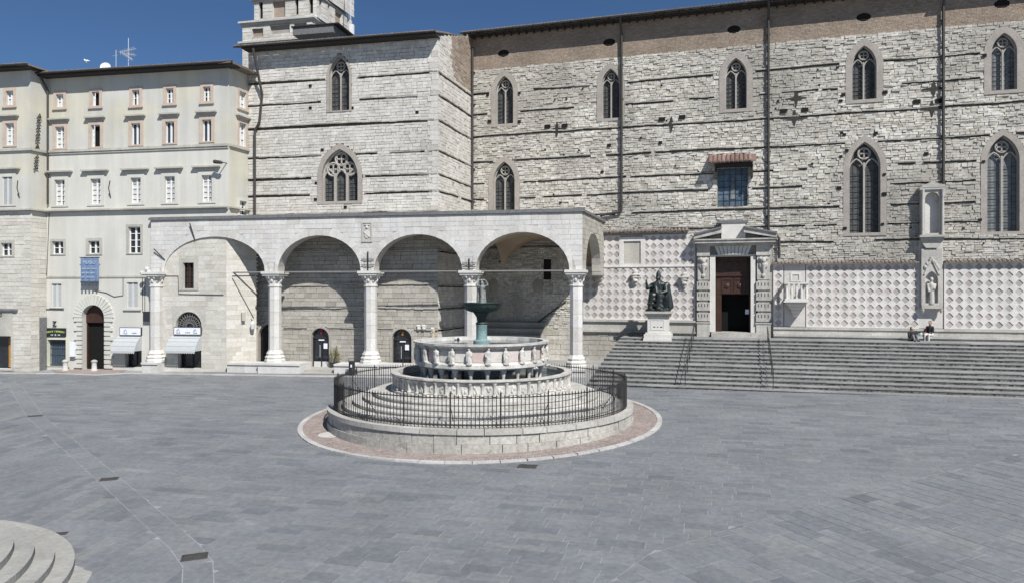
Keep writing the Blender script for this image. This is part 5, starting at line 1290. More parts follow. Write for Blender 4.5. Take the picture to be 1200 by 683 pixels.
# right hand side wall of the palace with its own windows
PS = ob('side_wall', None, PA, (0, 0, 0), NAVE.a-PAL.a+pi/2); dl = 3.0; swn = []
sfr = Frame(PAL.O.xy, NAVE.a+pi/2)
SX, SZ = fx(sfr)
for c, y0, y1, sty in ((284, 108, 127, 0), (284, 145, 172, 0), (284.5, 236, 252, 1)):
    s0, s1 = SX(c-4, 150), SX(c+4, 150)
    swn.append(window(PS, min(s0, s1), max(s0, s1), SZ(c, y1), SZ(c, y0), 'terracotta_frame' if not sty else 'plaster', .16, hood=.3 if y0 == 145 else None, sill=not sty, curtain=not sty))
holed_wall('wall', rectp(0.002, dl, 9.9, PT), swn, M['plaster_up'], PS)
MB().box(0, dl, -.14, .05, zc1-.08, zc1+.08).build('string_course', M['cornice'], PS); MB().box(0, dl-.9, -.2, .05, zc2-.05, zc2+.05).build('string_course', M['cornice'], PS)
mb = MB().add([(-.78, -.78, PT+.1), (dl+.3, -.78, PT+.1), (dl+.3, 2.2, PT+.98), (2.2, 2.2, PT+.98), (-.85, -.75, PT-.02), (dl+.3, -.75, PT-.02), (dl+.3, .2, PT-.02), (-.85, .2, PT-.02)], [(0, 1, 2, 3), (4, 7, 6, 5), (0, 4, 5, 1), (1, 5, 6, 2), (0, 3, 7, 4)]); mb.build('side_roof', M['tile'], PS)
MB().tube([(dl-.25, -.12, 10.0), (dl-.25, -.12, 17.2), (dl-.15, -.5, PT-.3), (dl-.1, -.8, PT)], .08, 8).build('downpipe', M['pipe'], PS)
# raised roof, dish, aerials, gull behind the eave
z0 = PT+.5
x0, x1 = PAL.on(42, 84, 2.5)[0], PAL.on(100, 84, 2.5)[0]
rr_ = tiled_eave(PA, x0, x1, 1.8, 6.5, PT+.95, PT+1.7)
MB().box(x0+.2, x1-.25, 2.2, 6.5, PT+.3, PT+.85).build('raised_wall', M['brickband'], rr_)
def roof_thing(name, label, cat, px, py, off):
    s, z = PAL.on(px, py, off); p = PAL.w(s, off); return thing(name, label, cat, (p.x, p.y, z), PAL.a)
o = roof_thing('satellite_dish', 'white satellite dish on the palace roof behind the eave', 'dish', 124, 84.5, 1.2)
mb = MB().lathe([(.01, 0), (.18, .02), (.34, .09), (.33, .11), (.17, .05), (.01, .03)], 20, cap=False).xf(Matrix.Translation((0, 0, .28)) @ Matrix.Rotation(radians(75), 4, 'X') @ Matrix.Rotation(radians(20), 4, 'Y')); mb.build('dish', M['paint'], o, 40)
MB().tube([(0, .05, -.35), (0, .05, .2)], .025, 6).build('stand', M['steel'], o); MB().tube([(0, -.02, .05), (0, -.3, .22)], .012, 5).build('feed_arm', M['steel'], o)
o = roof_thing('slim_aerial', 'slim plain aerial mast on the palace roof beside the satellite dish', 'aerial', 136, 82, 1.4)
MB().tube([(0, 0, -.4), (0, 0, 1.35)], .022, 6).build('mast', M['steel'], o); MB().tube([(-.28, 0, .95), (.1, 0, .98)], .014, 5).build('arm', M['steel'], o)
o = roof_thing('roof_aerial', 'tall branched television aerial on the palace roof', 'aerial', 150.5, 81, 1.4)
MB().tube([(0, 0, -.4), (0, 0, 2.1)], .024, 6).build('mast', M['steel'], o)
for z, L, t in ((1.3, .62, -.25), (1.0, .6, .2), (.78, .35, .5)):
    mb = MB().tube([(-L, 0, z+t*.5), (L*.8, .1, z-t*.3)], .025, 5)
    for k in range(7): x = -L+L*1.7*k/6; mb.tube([(x, -.2, z+t*.5-t*.8*(k/6)), (x, .25, z+t*.5-t*.8*(k/6))], .012, 4).tube([(x, 0, z+t*.5-t*.8*(k/6)-.13), (x, 0, z+t*.5-t*.8*(k/6)+.13)], .010, 4)
    mb.build('antenna_array', M['steel'], o)
o = roof_thing('gull', 'small white gull perched on the raised palace roof', 'bird', 101.5, 74.5, 3.)
blob('bird_body', [('e', (0, 0, .16), (.17, .08, .09)), ('c', (-.1, 0, .18), (-.18, 0, .27), .05, .05), ('c', (-.2, 0, .27), (-.28, 0, .255), .025, .008), ('c', (.1, 0, .16), (.27, 0, .15), .05, .02), ('c', (0, .02, .1), (0, .02, 0), .012, .012), ('c', (0, -.03, .1), (0, -.03, 0), .012, .012)], M['paint'], o, .018, smooth=1)
# great doorway with rusticated voussoirs
GD = ob('gateway', None, PA); tag(GD, 'tall round arched gateway with radiating rusticated stones')
a, b = arch_o[0][0], arch_o[1][0]; m = (a+b)/2; r0 = (b-a)/2; r1 = r0+.68
n = 17
for i in range(n):
    t0, t1 = pi*i/n+.012, pi*(i+1)/n-.012; ro = r1+(.0 if i % 2 else .0); k = .10 if i != n//2 else .14
    q = [(m+r0*cos(t0), azs+r0*sin(t0)), (m+ro*cos(t0), azs+ro*sin(t0)), (m+ro*cos(t1), azs+ro*sin(t1)), (m+r0*cos(t1), azs+r0*sin(t1))]
    MB().prism(q, -k, .0).build('voussoir', M['plaster'], GD)
z = PZ(110, 431.5); k = 11; hh = (azs-z)/k
for sx in (-1, 1):
    for i in range(k):
        w = .42 if i % 2 else .62
        if sx < 0: MB().box(a-w, a, -.09, 0, z+hh*i+.05, z+hh*(i+1)-.02).build('rustic_block', M['plaster'], GD)
        else: MB().box(b, b+w, -.09, 0, z+hh*i+.05, z+hh*(i+1)-.02).build('rustic_block', M['plaster'], GD)
mb = MB(); reveal(mb, arch_o, 0, 3.2); mb.build('passage', M['plaster'], GD)
fan, _ = roundarch(a, b, PZ(110, 378), PZ(110, 357)); mb = MB(); sheet(mb, fan, .3); mb.build('fanlight', M['wood'], GD)
mb = MB().box(a, b, 2.6, 2.7, -.2, azs); mb.build('inner_gate', M['dark'], GD)
MB().box(a, a+.08, .35, 1.6, z, PZ(110, 378)).build('gate_leaf', M['wood'], GD)
MB().box(PX(90, 405)-.35, PX(90, 405)+.0, -.24, -.1, PZ(90, 417), PZ(90, 400)).build('notice_case', M['sign_white'], GD)
for px in (84, 117.5):
    x, y = PAL.w(PX(px, 428), -.55).xy; o = thing('stone_bollard', 'short white stone bollard below the notice case at the gateway' if px < 100 else 'short white stone bollard on the awning side of the gateway', 'bollard', (x, y, gz(x, y)), 0, 'stone bollards flanking the gateway')
    MB().lathe([(.21, 0), (.21, .10), (.16, .16), (.15, .52), (.17, .58)], 12).build('shaft', M['ashlar'], o, 40); MB().lathe([(.17, .58), (.20, .61), (.20, .67), (.13, .74), (.02, .77)], 12).build('cap', M['ledgestone'], o, 40)
# sloping brick-red ramp before the gateway
RA = [ground(px, py) for px, py in ((66, 435.5), (80, 437.3), (110, 437.6), (140, 435.5), (150, 433), (60, 433))]
mb = MB(); k = len(RA); mb.add([(x, y, gz(x, y)+.03) for x, y in RA]+[(x, y, gz(x, y)-.05) for x, y in RA], [tuple(range(k))[::1], ]+[(i, (i+1) % k, (i+1) % k+k, i+k) for i in range(k)])
tag(mb.build('brick_ramp', M['brick']), kind='structure')
# pale kerb strip along the foot of the buildings
KS = tag(ob('pavement_kerb', None), kind='structure')
kp = [ground(px, py) for px, py in ((-60, 437.5), (0, 437.2), (66, 437.5), (110, 439.2), (150, 437.4), (250, 439), (355, 440.5), (470, 442), (560, 443.5), (640, 445))]
for (x0, y0), (x1, y1) in zip(kp[:-1], kp[1:]):
    L = sqrt((x1-x0)**2+(y1-y0)**2); n = max(1, round(L/1.6)); d = Vector((x1-x0, y1-y0))/n; nn = Vector((-d.y, d.x)).normalized()
    for i in range(n):
        p = Vector((x0, y0))+d*i+d.normalized()*.01; q = p+d*.985; P4 = [p-nn*.13, q-nn*.13, q+nn*.13, p+nn*.13]; h = .055+rp.uniform(-.006, .006)
        MB().add([(v.x, v.y, gz(v.x, v.y)+h) for v in P4]+[(v.x, v.y, gz(v.x, v.y)-.05) for v in P4], [(0, 1, 2, 3), (0, 4, 5, 1), (1, 5, 6, 2), (2, 6, 7, 3), (3, 7, 4, 0)]).build('kerb_stone', M['ledgestone'], KS)
# corner shop with dark sign
SH = ob('shopfront', None, PA); tag(SH, 'barred shop door below a dark sign with yellow lettering')
a, b, c, d = shopd[0][0], shopd[1][0], shopd[0][1], shopd[2][1]
mb = MB(); o2 = rectp(a-.22, b+.22, c-.05, d+1.0); ring(mb, shopd, rectp(a-.2, b+.2, c, d+.2), -.04); reveal(mb, rectp(a-.2, b+.2, c, d+.2), 0, -.04); reveal(mb, shopd, -.04, .35); mb.build('door_frame', M['yellow_trim'], SH)
MB().add([(a, .3, c), (b, .3, c), (b, .3, d), (a, .3, d)], [(0, 1, 2, 3)]).build('pane', M['gate'], SH)
mb = MB()
for i in range(9): x = a+(b-a)*i/8; mb.box(x-.015, x+.015, .2, .23, c, d)
for z in (c+.1, c+(d-c)*.45, c+(d-c)*.7, d-.1): mb.box(a, b, .21, .225, z-.02, z+.02)
mb.build('grille', M['gate'], SH)
zs0_, zs1_ = PZ(66, 394), PZ(66, 384); sgn = MB().box(PX(54.7, 390), PX(77.8, 390), -.10, -.005, zs0_, zs1_).build('sign_board', M['sign_dark'], SH)
def strokes(s0, s1, z, h, mat, parent, y, arc=0., seed=1, gaps=(), name='lettering'):
    """row of small letter-like strokes, too small to read"""
    q = random.Random(seed); mb = MB(); x = s0; m_, w_ = (s0+s1)/2, (s1-s0)/2
    while x < s1:
        t = (x-m_)/w_; zz = z+arc*(1-t*t); lw = h*q.uniform(.45, .7)
        if not any(g0 < (x-s0)/(s1-s0) < g1 for g0, g1 in gaps):
            mb.box(x, x+lw*.28, y-.012, y, zz, zz+h)
            if q.random() < .7: mb.box(x+lw*.28, x+lw*.8, y-.012, y, zz+h*.8, zz+h)
            if q.random() < .6: mb.box(x+lw*.28, x+lw*.7, y-.012, y, zz+h*.4, zz+h*.56)
            if q.random() < .5: mb.box(x+lw*.28, x+lw*.8, y-.012, y, zz, zz+h*.18)
            if q.random() < .4: mb.box(x+lw*.8, x+lw, y-.012, y, zz, zz+h)
        x += lw*1.25
    return tag(mb.build(name, mat, parent), kind='stuff')
sa, sb = PX(54.7, 390), PX(77.8, 390); zh = zs1_-zs0_
strokes(sa+.08, sb-.08, zs0_+zh*.42, zh*.20, M['letter_yellow'], sgn, -.10, zh*.10, 4, ((.40, .46), (.60, .66)))
strokes(sa+.42, sb-.45, zs0_+zh*.14, zh*.14, M['sign_white'], sgn, -.10, 0, 5, ((.25, .4), (.6, .75)))
s, z = PAL.on(64.5, 379); zo = ob('letter_z', text_mesh('Z', .48, M['sign_dark'], .03), SH, (s, -.06, z), (pi/2, 0, 0))
# banner
s0, s1, z0, z1 = PX(99, 318), PX(120.3, 318), PZ(110, 331), PZ(110, 302.5)
BA = thing('museum_banner', 'blue cloth banner reading MUSEO hanging above the gateway', 'banner', PAL.w((s0+s1)/2, -.35, z0), PAL.a)
w, h = s1-s0, z1-z0; n = 14; k = 8; vs = [(-w/2+w*i/n, .025*sin(i*1.3+j*.4)*(1-j/k*.7), h*j/k) for j in range(k+1) for i in range(n+1)]
MB().add(vs, [(j*(n+1)+i, j*(n+1)+i+1, (j+1)*(n+1)+i+1, (j+1)*(n+1)+i) for j in range(k) for i in range(n)]).build('cloth', M['banner'], BA, 40)
tb = MB()
for i in range(5): x = -w/2+w*(i+.15)/5; tb.box(x, x+w/5*.42, -.02, -.008, -.26, .05)
tb.box(-w/2, w/2, -.03, -.02, -.02, .07)
tag(tb.build('tabs', M['gate'], BA), kind='stuff')
MB().tube([(-w/2-.08, 0, h+.02), (w/2+.08, 0, h+.02)], .025, 6).tube([(0, 0, h+.02), (0, .34, h+.02)], .02, 6).build('pole', M['pipe'], BA)
ob('lettering', text_mesh('MUSEO', .30, M['letter_pale'], .004), BA, (0, -.045, h*.80), (pi/2, 0, 0))
for j in range(3): strokes(-w*.40, w*(.36-.06*j), h*(.52-.17*j), .09, M['letter_pale'], BA, -.04, 0, 20+j, ((.3, .36), (.66, .7)))
# awnings
def awning(px0, px1, y0, y1, fr, label, group, wall_open):
    s0, s1 = fr.on(px0, y0)[0], fr.on(px1, y0)[0]; zt = fr.on(px1, y0)[1]; o = thing('shop_awning', label, 'awning', fr.w(s0, 0, zt), fr.a, group); W_ = s1-s0; H_ = zt-fr.on(px1, y1)[1]; D_ = .72; n = 8
    pr = [(-D_*(.55*sin(pi/2*i/n)+.45*i/n), -H_*.86*(.6*(1-cos(pi/2*i/n))+.4*i/n)) for i in range(n+1)]
    mb = MB(); k = 6; vs = [(W_*i/k, p[0]-.02, p[1]) for p in pr for i in range(k+1)]
    mb.add(vs, [(j*(k+1)+i, (j+1)*(k+1)+i, (j+1)*(k+1)+i+1, j*(k+1)+i+1) for j in range(n) for i in range(k)])
    for x in (0, W_): mb.add([(x, -.02, 0), (x, -.02, -H_*.86)]+[(x, p[0]-.02, p[1]) for p in pr[1:]], [tuple([0]+list(range(2, n+2))+[1])])
    mb.build('canopy', M['awning'], o, 40)
    v = MB(); ns = 13
    for i in range(ns):
        x0, x1 = W_*i/ns, W_*(i+1)/ns; z0 = -H_*.86; pts = [(x0, z0), (x1, z0)]+[(x1-(x1-x0)*q/6, z0-H_*.09-.06*sin(pi*q/6)) for q in range(7)]
        v.add([(p[0], -D_-.03, p[1]) for p in pts], [tuple(range(len(pts)))[::-1]])
    v.build('valance', M['awning'], o)
    fr_ = MB()
    for j in (2, 4, 6): fr_.tube([(0, pr[j][0]-.02, pr[j][1]+.012), (W_, pr[j][0]-.02, pr[j][1]+.012)], .014, 5)
    fr_.build('ribs', M['awning'], o)
    return o
def shop(parent, fr, op, sign, nm):
    s0, s1, z0, z1 = op[0][0], op[1][0], op[0][1], op[2][1]; SP = ob('shopfront', None, parent)
    mb = MB(); reveal(mb, op, 0, .5); mb.build('opening', M['plaster'], SP)
    MB().add([(s0, .42, z0), (s1, .42, z0), (s1, .42, z1), (s0, .42, z1)], [(0, 1, 2, 3)]).build('shop_glass', M['pane'], SP)
    m = (s0+s1)/2; MB().box(m-.03, m+.03, .36, .41, z0, z1).box(s0, s1, .36, .41, z0, z0+.1).box(s0, s0+.06, .36, .41, z0+.1, z1).box(s1-.06, s1, .36, .41, z0+.1, z1).build('shop_frame', M['iron'], SP)
    a, b, c, d = sign; sg = MB().box(a, b, -.12, -.005, c, d).build('sign_board', M['sign_white'], SP); mb = MB(); t = .025
    mb.box(a-t, b+t, -.13, -.002, c-t, c).box(a-t, b+t, -.13, -.002, d, d+t).box(a-t, a, -.13, -.002, c, d).box(b, b+t, -.13, -.002, c, d); mb.build('sign_frame', M['iron'], sg)
    h = d-c; n = 2 if nm == 2 else 1
    for k in range(n):
        cx = a+(b-a)*(.16 if k == 0 else .80) if nm == 2 else a+(b-a)*.27
        lg = MB().tube([(cx-h*.32, -.126, c+h*.32), (cx-h*.2, -.126, c+h*.62), (cx+h*.05, -.126, c+h*.78), (cx+h*.16, -.126, c+h*.5), (cx+h*.18, -.126, c+h*.3)], .014, 4).tube([(cx-h*.05, -.126, c+h*.7), (cx-h*.15, -.126, c+h*.3)], .012, 4); lg.build('sign_emblem', M['letter_grey'], sg)
        strokes(cx-h*.3, cx+h*.3, c+h*.14, h*.09, M['letter_grey'], sg, -.122, 0, 40+k)
    strokes(a+(b-a)*(.42 if nm == 2 else .58), a+(b-a)*(.60 if nm == 2 else .80), c+h*.2, h*.14, M['letter_grey'], sg, -.122, 0, 33)
    return SP
shop(PA, PAL, rectp(PX(146.3, 420), PX(166, 420), PZ(156, 430), PZ(156, 394)), (PX(142, 388), PX(166.3, 388), PZ(154, 392), PZ(154, 383.6)), 1)
awning(138.5, 166.3, 393.5, 413, PAL, 'pale curved shop awning on the plastered palace wall left of the loggia pillar', None, None)
# wall lamp, floodlight, cables, wall bracket poles
s, z = PAL.on(258, 191, -.35); o = thing('wall_lamp', 'dark floodlight bracketed high on the palace corner', 'lamp', PAL.w(s, -.6, z), PAL.a)
blob('lamp_head', [('c', (-.22, 0, .03), (.22, 0, -.03), .13, .11)], M['pipe'], o, .03, smooth=1); MB().tube([(.1, 0, 0), (.25, .6, .02)], .03, 6).build('arm', M['pipe'], o)
for px, py in ((130, 219), (22.5, 219)):
    fr = PAL if px > 50 else WNG; s, z = fr.on(px, py, -.3); o = thing('bracket_pole', 'thin dark flagpole bracket on the palace wall between tall windows' if px > 50 else 'thin dark flagpole bracket on the corner wing of the palace', 'bracket', fr.w(s, -.02, z), fr.a)
    MB().tube([(-.25, 0, -.7), (-.2, -.25, -.1), (.15, -.55, .35)], .03, 6).build('pole', M['pipe'], o)
s, z = PAL.on(174, 370, 0); o = thing('junction_box', 'dark square box on the palace wall beside the loggia pillar', 'box', PAL.w(s, 0, z), PAL.a); MB().box(-.26, .26, -.2, -.002, -.35, .3).build('housing', M['bin'], o); MB().tube([(-.3, -.03, .1), (-.42, -.03, .3), (-.42, -.03, 2.7)], .02, 5).build('conduit', M['pipe'], o)
s, z = PAL.on(174.5, 318, -.3); o = thing('camera_cluster', 'cluster of small round cameras on an arm at the loggia corner', 'camera', PAL.w(s, -.02, z), PAL.a)
MB().tube([(0, 0, 0), (0, -.5, 0), (-.3, -.6, -.15)], .03, 6).build('arm', M['pipe'], o)
for dx, dz in ((-.3, -.12), (.05, .15), (.2, -.05)): MB().ell((dx, -.55, dz), (.14, .14, .14), 10, 7).build('camera_dome', M['shutter'], o, 60)
def cable(pts, fr, parent, r=.02, off=-.03): MB().tube([(fr.on(*p)[0], off, fr.on(*p)[1]) for p in pts], r, 5).build('cable', M['pipe'], parent)
cable([(55, 325.6), (58, 250)], PAL, PA); cable([(144.5, 325), (144.5, 346), (134, 347.5), (125, 343), (110, 340)], PAL, PA); cable([(53, 362), (75, 362.5)], PAL, PA, .03); cable([(170, 325), (170, 370)], PAL, PA)
MB().tube([(PX(57.5, 210), -.12, PZ(57, 240)), (PX(57.5, 210), -.12, PT-.9), (PX(55, 100), -.6, PT)], .07, 8).build('downpipe', M['pipe'], PA)
MB().tube([(PX(52.3, 400), -.1, .1), (PX(52.3, 400), -.1, PZ(52, 250))], .07, 8).build('downpipe', M['copperpipe'], PA)
# ------------------------------------------------------------------ stone-faced wall behind the first arch
p0 = LOG.w(LX(183.5, 380), .05).xy; p1 = LOG.w(LX(264, 380), .10).xy
AF = Frame(p0, atan2(p1.y-p0.y, p1.x-p0.x)); AX, AZ = fx(AF); aw = (p1-p0).length
AW = ob('arch_wall', None, PA); AW.location = (*PAL.loc(p0.x, p0.y), 0); AW.rotation_euler = (0, 0, AF.a-PAL.a)
tag(AW, 'stone-faced wall with shop and small window under the first loggia arch')
asho = rectp(AX(208.5, 420), AX(236, 420), AZ(222, 431), AZ(222, 393)); alun, _ = roundarch(AX(206.5, 380), AX(236.5, 380), AZ(221, 383), AZ(221, 365)); awin = rectp(AX(215, 320), AX(227.5, 320), AZ(221, 338), AZ(221, 308))
holed_wall('wall', rectp(0, aw, -.3, 9.85), [asho, alun, awin], M['mortarwing'], AW)
st = masonry(rows(.25, 9.85, .24, .34, rl), lambda z: (0, aw), [asho, rectp(alun[0][0]-.3, alun[1][0]+.3, AZ(221, 384), AZ(221, 361)), rectp(awin[0][0]-.32, awin[1][0]+.32, awin[0][1]-.3, awin[2][1]+.3), rectp(AX(203, 388), AX(238, 388), AZ(221, 392), AZ(221, 383))], .4, .95, .008, (.004, .016), rl)
lay_stones('stone', st, M['wingstone'], AW, 80, .004, rl, 'stone_facing')
window(AW, awin[0][0], awin[1][0], awin[0][1], awin[2][1], 'cornice', .3, sill=False, cross=3, pane='pane', fmat='wood')
mb = MB(); reveal(mb, alun, -.03, .25); lu = mb.build('lunette', M['cornice'], AW); mb = MB(); sheet(mb, alun, .2); mb.build('lunette_back', M['pane'], lu)
mb = MB(); cx = (alun[0][0]+alun[1][0])/2; R = (alun[1][0]-alun[0][0])/2; zb0 = alun[0][1]
for i in range(1, 14): a = pi*i/14; mb.tube([(cx+R*.3*cos(a), .1, zb0+R*.3*sin(a)*.95), (cx+R*.98*cos(a), .1, zb0+R*.95*sin(a))], .018, 4)
for q in (.3, .55, .8): mb.tube([(cx+R*q*cos(pi*i/14), .1, zb0+R*q*.97*sin(pi*i/14)) for i in range(15)], .016, 4)
mb.build('fan_grille', M['rod'], lu)
shop(AW, AF, asho, (AX(205.4, 388), AX(236.2, 388), AZ(221, 391.3), AZ(221, 383.3)), 2)
awning(201.5, 236.3, 393.5, 413, AF, 'pale curved shop awning on the stone wall under the first loggia arch', None, None)
cable([(192, 323.5), (209, 323.5), (209.5, 344.5), (262, 345.5)], AF, AW, .025)
AR_ = ob('wall_return', None, AW, (aw, 0, 0)); p2 = LOG.w(LX(300.5, 380, 1.5), 1.5).xy; A2 = Frame(p1, atan2(p2.y-p1.y, p2.x-p1.x)); AR_.rotation_euler = (0, 0, A2.a-AF.a); a2 = (p2-p1).length
holed_wall('wall', rectp(0.003, a2, -.3, 9.85), [], M['mortarwing'], AR_); MB().box(a2-.3, a2, .01, 2.2, -.3, 9.85).build('wall_end', M['mortarwing'], AR_)
st = masonry(rows(.25, 9.85, .24, .34, rl), lambda z: (0.0, a2), [], .4, .95, .008, (.004, .016), rl); lay_stones('stone', st, M['wingstone'], AR_, 40, .004, rl, 'stone_facing')
cable([(272, 323.5), (299, 323)], A2, AR_, .025); cable([(272, 326), (297, 372)], A2, AR_, .02, -.06)
s, z = A2.on(284.5, 370); MB().box(s-.12, s+.1, -.25, 0, z-.3, z+.25).build('meter_box', M['cornice'], AR_)
s, z = A2.on(296, 381, -.3); o = thing('wall_lantern', 'grey lantern on the wall end under the first loggia arch', 'lamp', A2.w(s, -.3, z), A2.a); MB().lathe([(.02, -.3), (.12, -.22), (.16, .1), (.1, .25), (.02, .3)], 8).build('lantern', M['shutter'], o); MB().tube([(0, 0, .3), (0, .28, .4)], .02, 5).build('arm', M['pipe'], o)
# ================================================================== corner wing, far left
WI = thing('corner_wing', 'corner wing with pale plaster above and rough stone masonry below', 'building', WNG.w(0, 0, 0), WNG.a)
WX, WZ = fx(WNG); ww = []
wl = WX(-120, 250); WT = WZ(36, 81)
for dx in (0, -55, -108):
    c = 11.7+dx
    ww.append(window(WI, WX(c-4.3, 115), WX(c+4.3, 115), WZ(11.7, 123.5), WZ(11.7, 107), 'terracotta_frame', .2, cross=1, curtain=True))
    ww.append(window(WI, WX(c-5, 155), WX(c+5, 155), WZ(11.7, 171), WZ(11.7, 145), 'terracotta_frame', .22, hood=.36, hoodw=.34, curtain=True, cross=3, sill=False))
    ww.append(window(WI, WX(9+dx-6, 225), WX(9+dx+6, 225), WZ(11.7, 240), WZ(11.7, 207.5), 'plaster', .26, hood=.4, hoodw=.55, shut=True, sill=False))
    ww.append(window(WI, WX(8+dx-6.3, 290), WX(8+dx+6.3, 290), WZ(8, 300), WZ(8, 285), 'cornice', .2, cross=1, sill=False))
wz2, wz1 = WZ(20, 246.3), WZ(20, 176)
wshop = rectp(WX(-16, 420), WX(13.3, 420), WZ(5, 432), WZ(5, 393.5)); ww.append(wshop)
up = [w for w in ww if w[0][1] > wz2]; lo_ = [w for w in ww if w[0][1] < wz2]
holed_wall('upper_wall', rectp(wl, 0, wz2, WT), up, M['plaster_up'], WI); holed_wall('lower_wall', rectp(wl, 0, -.4, wz2), lo_, M['mortarwing'], WI)
st = masonry(rows(-.1, wz2-.1, .2, .3, rp), lambda z: (wl, 0), [[(p[0]+(-.2 if k in (0, 3) else .2), p[1]+(-.2 if k < 2 else .2)) for k, p in enumerate(w)] for w in lo_]+[rectp(wl, WX(15.5, 400), WZ(5, 393), WZ(5, 361))], .35, .9, .016, (.005, .03), rp)
lay_stones('stone', st, M['wingstone'], WI, 120, .008, rp, 'rubble_masonry')
for z, d, h in ((wz1, .14, .16), (wz2, .26, .10)): MB().box(wl, .14, -d, .05, z-h/2, z+h/2).build('string_course', M['cornice'], WI)
WS = ob('side_wall', None, WI, (0, 0, 0), NAVE.a-WNG.a+pi/2); dw = 1.15
holed_wall('upper_wall', rectp(0.002, dw, wz2, WT), [], M['plaster_up'], WS); holed_wall('lower_wall', rectp(0.002, dw, -.4, wz2), [], M['mortarwing'], WS)
st = masonry(rows(-.1, wz2-.1, .26, .36, rp), lambda z: (0.0, dw), [], .4, .7, .014, (.008, .025), rp); lay_stones('quoin', st, M['wingstone'], WS, 90, .006, rp)
for z, d, h in ((wz1, .14, .16), (wz2, .26, .10)): MB().box(-.1, dw, -d, .05, z-h/2, z+h/2).build('string_course', M['cornice'], WS)
eave(WI, wl, 0, WT, 5., xr=.5)
mb = MB().add([(-.78, -.53, WT+.1), (dw+.2, -.53, WT+.1), (dw+.2, .4, WT+.38), (.2, .4, WT+.38), (-.8, -.55, WT), (dw+.2, -.55, WT), (dw+.2, .2, WT), (-.8, .2, WT)], [(0, 1, 2, 3), (4, 7, 6, 5), (0, 4, 5, 1), (1, 5, 6, 2), (0, 3, 7, 4)]); mb.build('side_roof', M['tile'], WS)
MB().box(wl, WX(21.5, 362), -.18, 0, WZ(10, 364), WZ(10, 362)).build('shop_cornice', M['slab'], WI)
MB().box(wl, WX(15.5, 400), -.06, 0, WZ(5, 393), WZ(5, 364)).build('shop_panel', M['cornice'], WI)
ob('number', text_mesh('0', .36, M['sign_dark'], .008), WI, (WX(2.2, 368), -.075, WZ(5, 369)), (pi/2, 0, 0))
a, b, c, d = wshop[0][0], wshop[1][0], wshop[0][1], wshop[2][1]; mb = MB(); reveal(mb, wshop, -.02, .6); sp_ = mb.build('shopfront', M['paint'], WI)
mb = MB(); ring(mb, wshop, rectp(a-.2, b+.22, c-.1, d+.2), -.05); reveal(mb, rectp(a-.2, b+.22, c-.1, d+.2), 0, -.05); reveal(mb, wshop, -.05, 0); mb.build('shop_frame', M['cornice'], sp_)
MB().add([(a, .5, c), (b, .5, c), (b, .5, d), (a, .5, d)], [(0, 1, 2, 3)]).build('shop_glass', M['pane'], sp_); MB().box(b-.62, b-.12, .42, .44, c+.1, d-.15).build('poster', M['poster_ochre'], sp_); MB().box(b-.11, b-.02, .40, .42, c+.1, d-.1).build('poster', M['poster_red'], sp_)
s0, z0 = WX(45, 400), WZ(45, 430); o = MB().box(.62, 1.1, -.12, -.0, .2, WZ(48, 372)).build('stone_pilaster', M['slab'], WS)
# small dark leaning strokes climbing the corner
IS = ob('corner_strokes', None, WS); 
for i, (y0, y1) in enumerate(((131, 138), (139, 144), (146, 151), (153, 159), (160, 165), (167, 175), (181, 186), (187, 192), (193, 199))):
    z0, z1 = WZ(44, y1), WZ(44, y0); x = .55-.05*i*.6
    MB().tube([(x-.18, -.10, z0), (x+.05, -.10, z1), (x+.14, -.10, z0+.1)], .035, 5).tube([(x-.1, -.1, (z0+z1)/2-.05), (x+.12, -.1, (z0+z1)/2)], .03, 5).build('corner_stroke', M['rust'], IS)
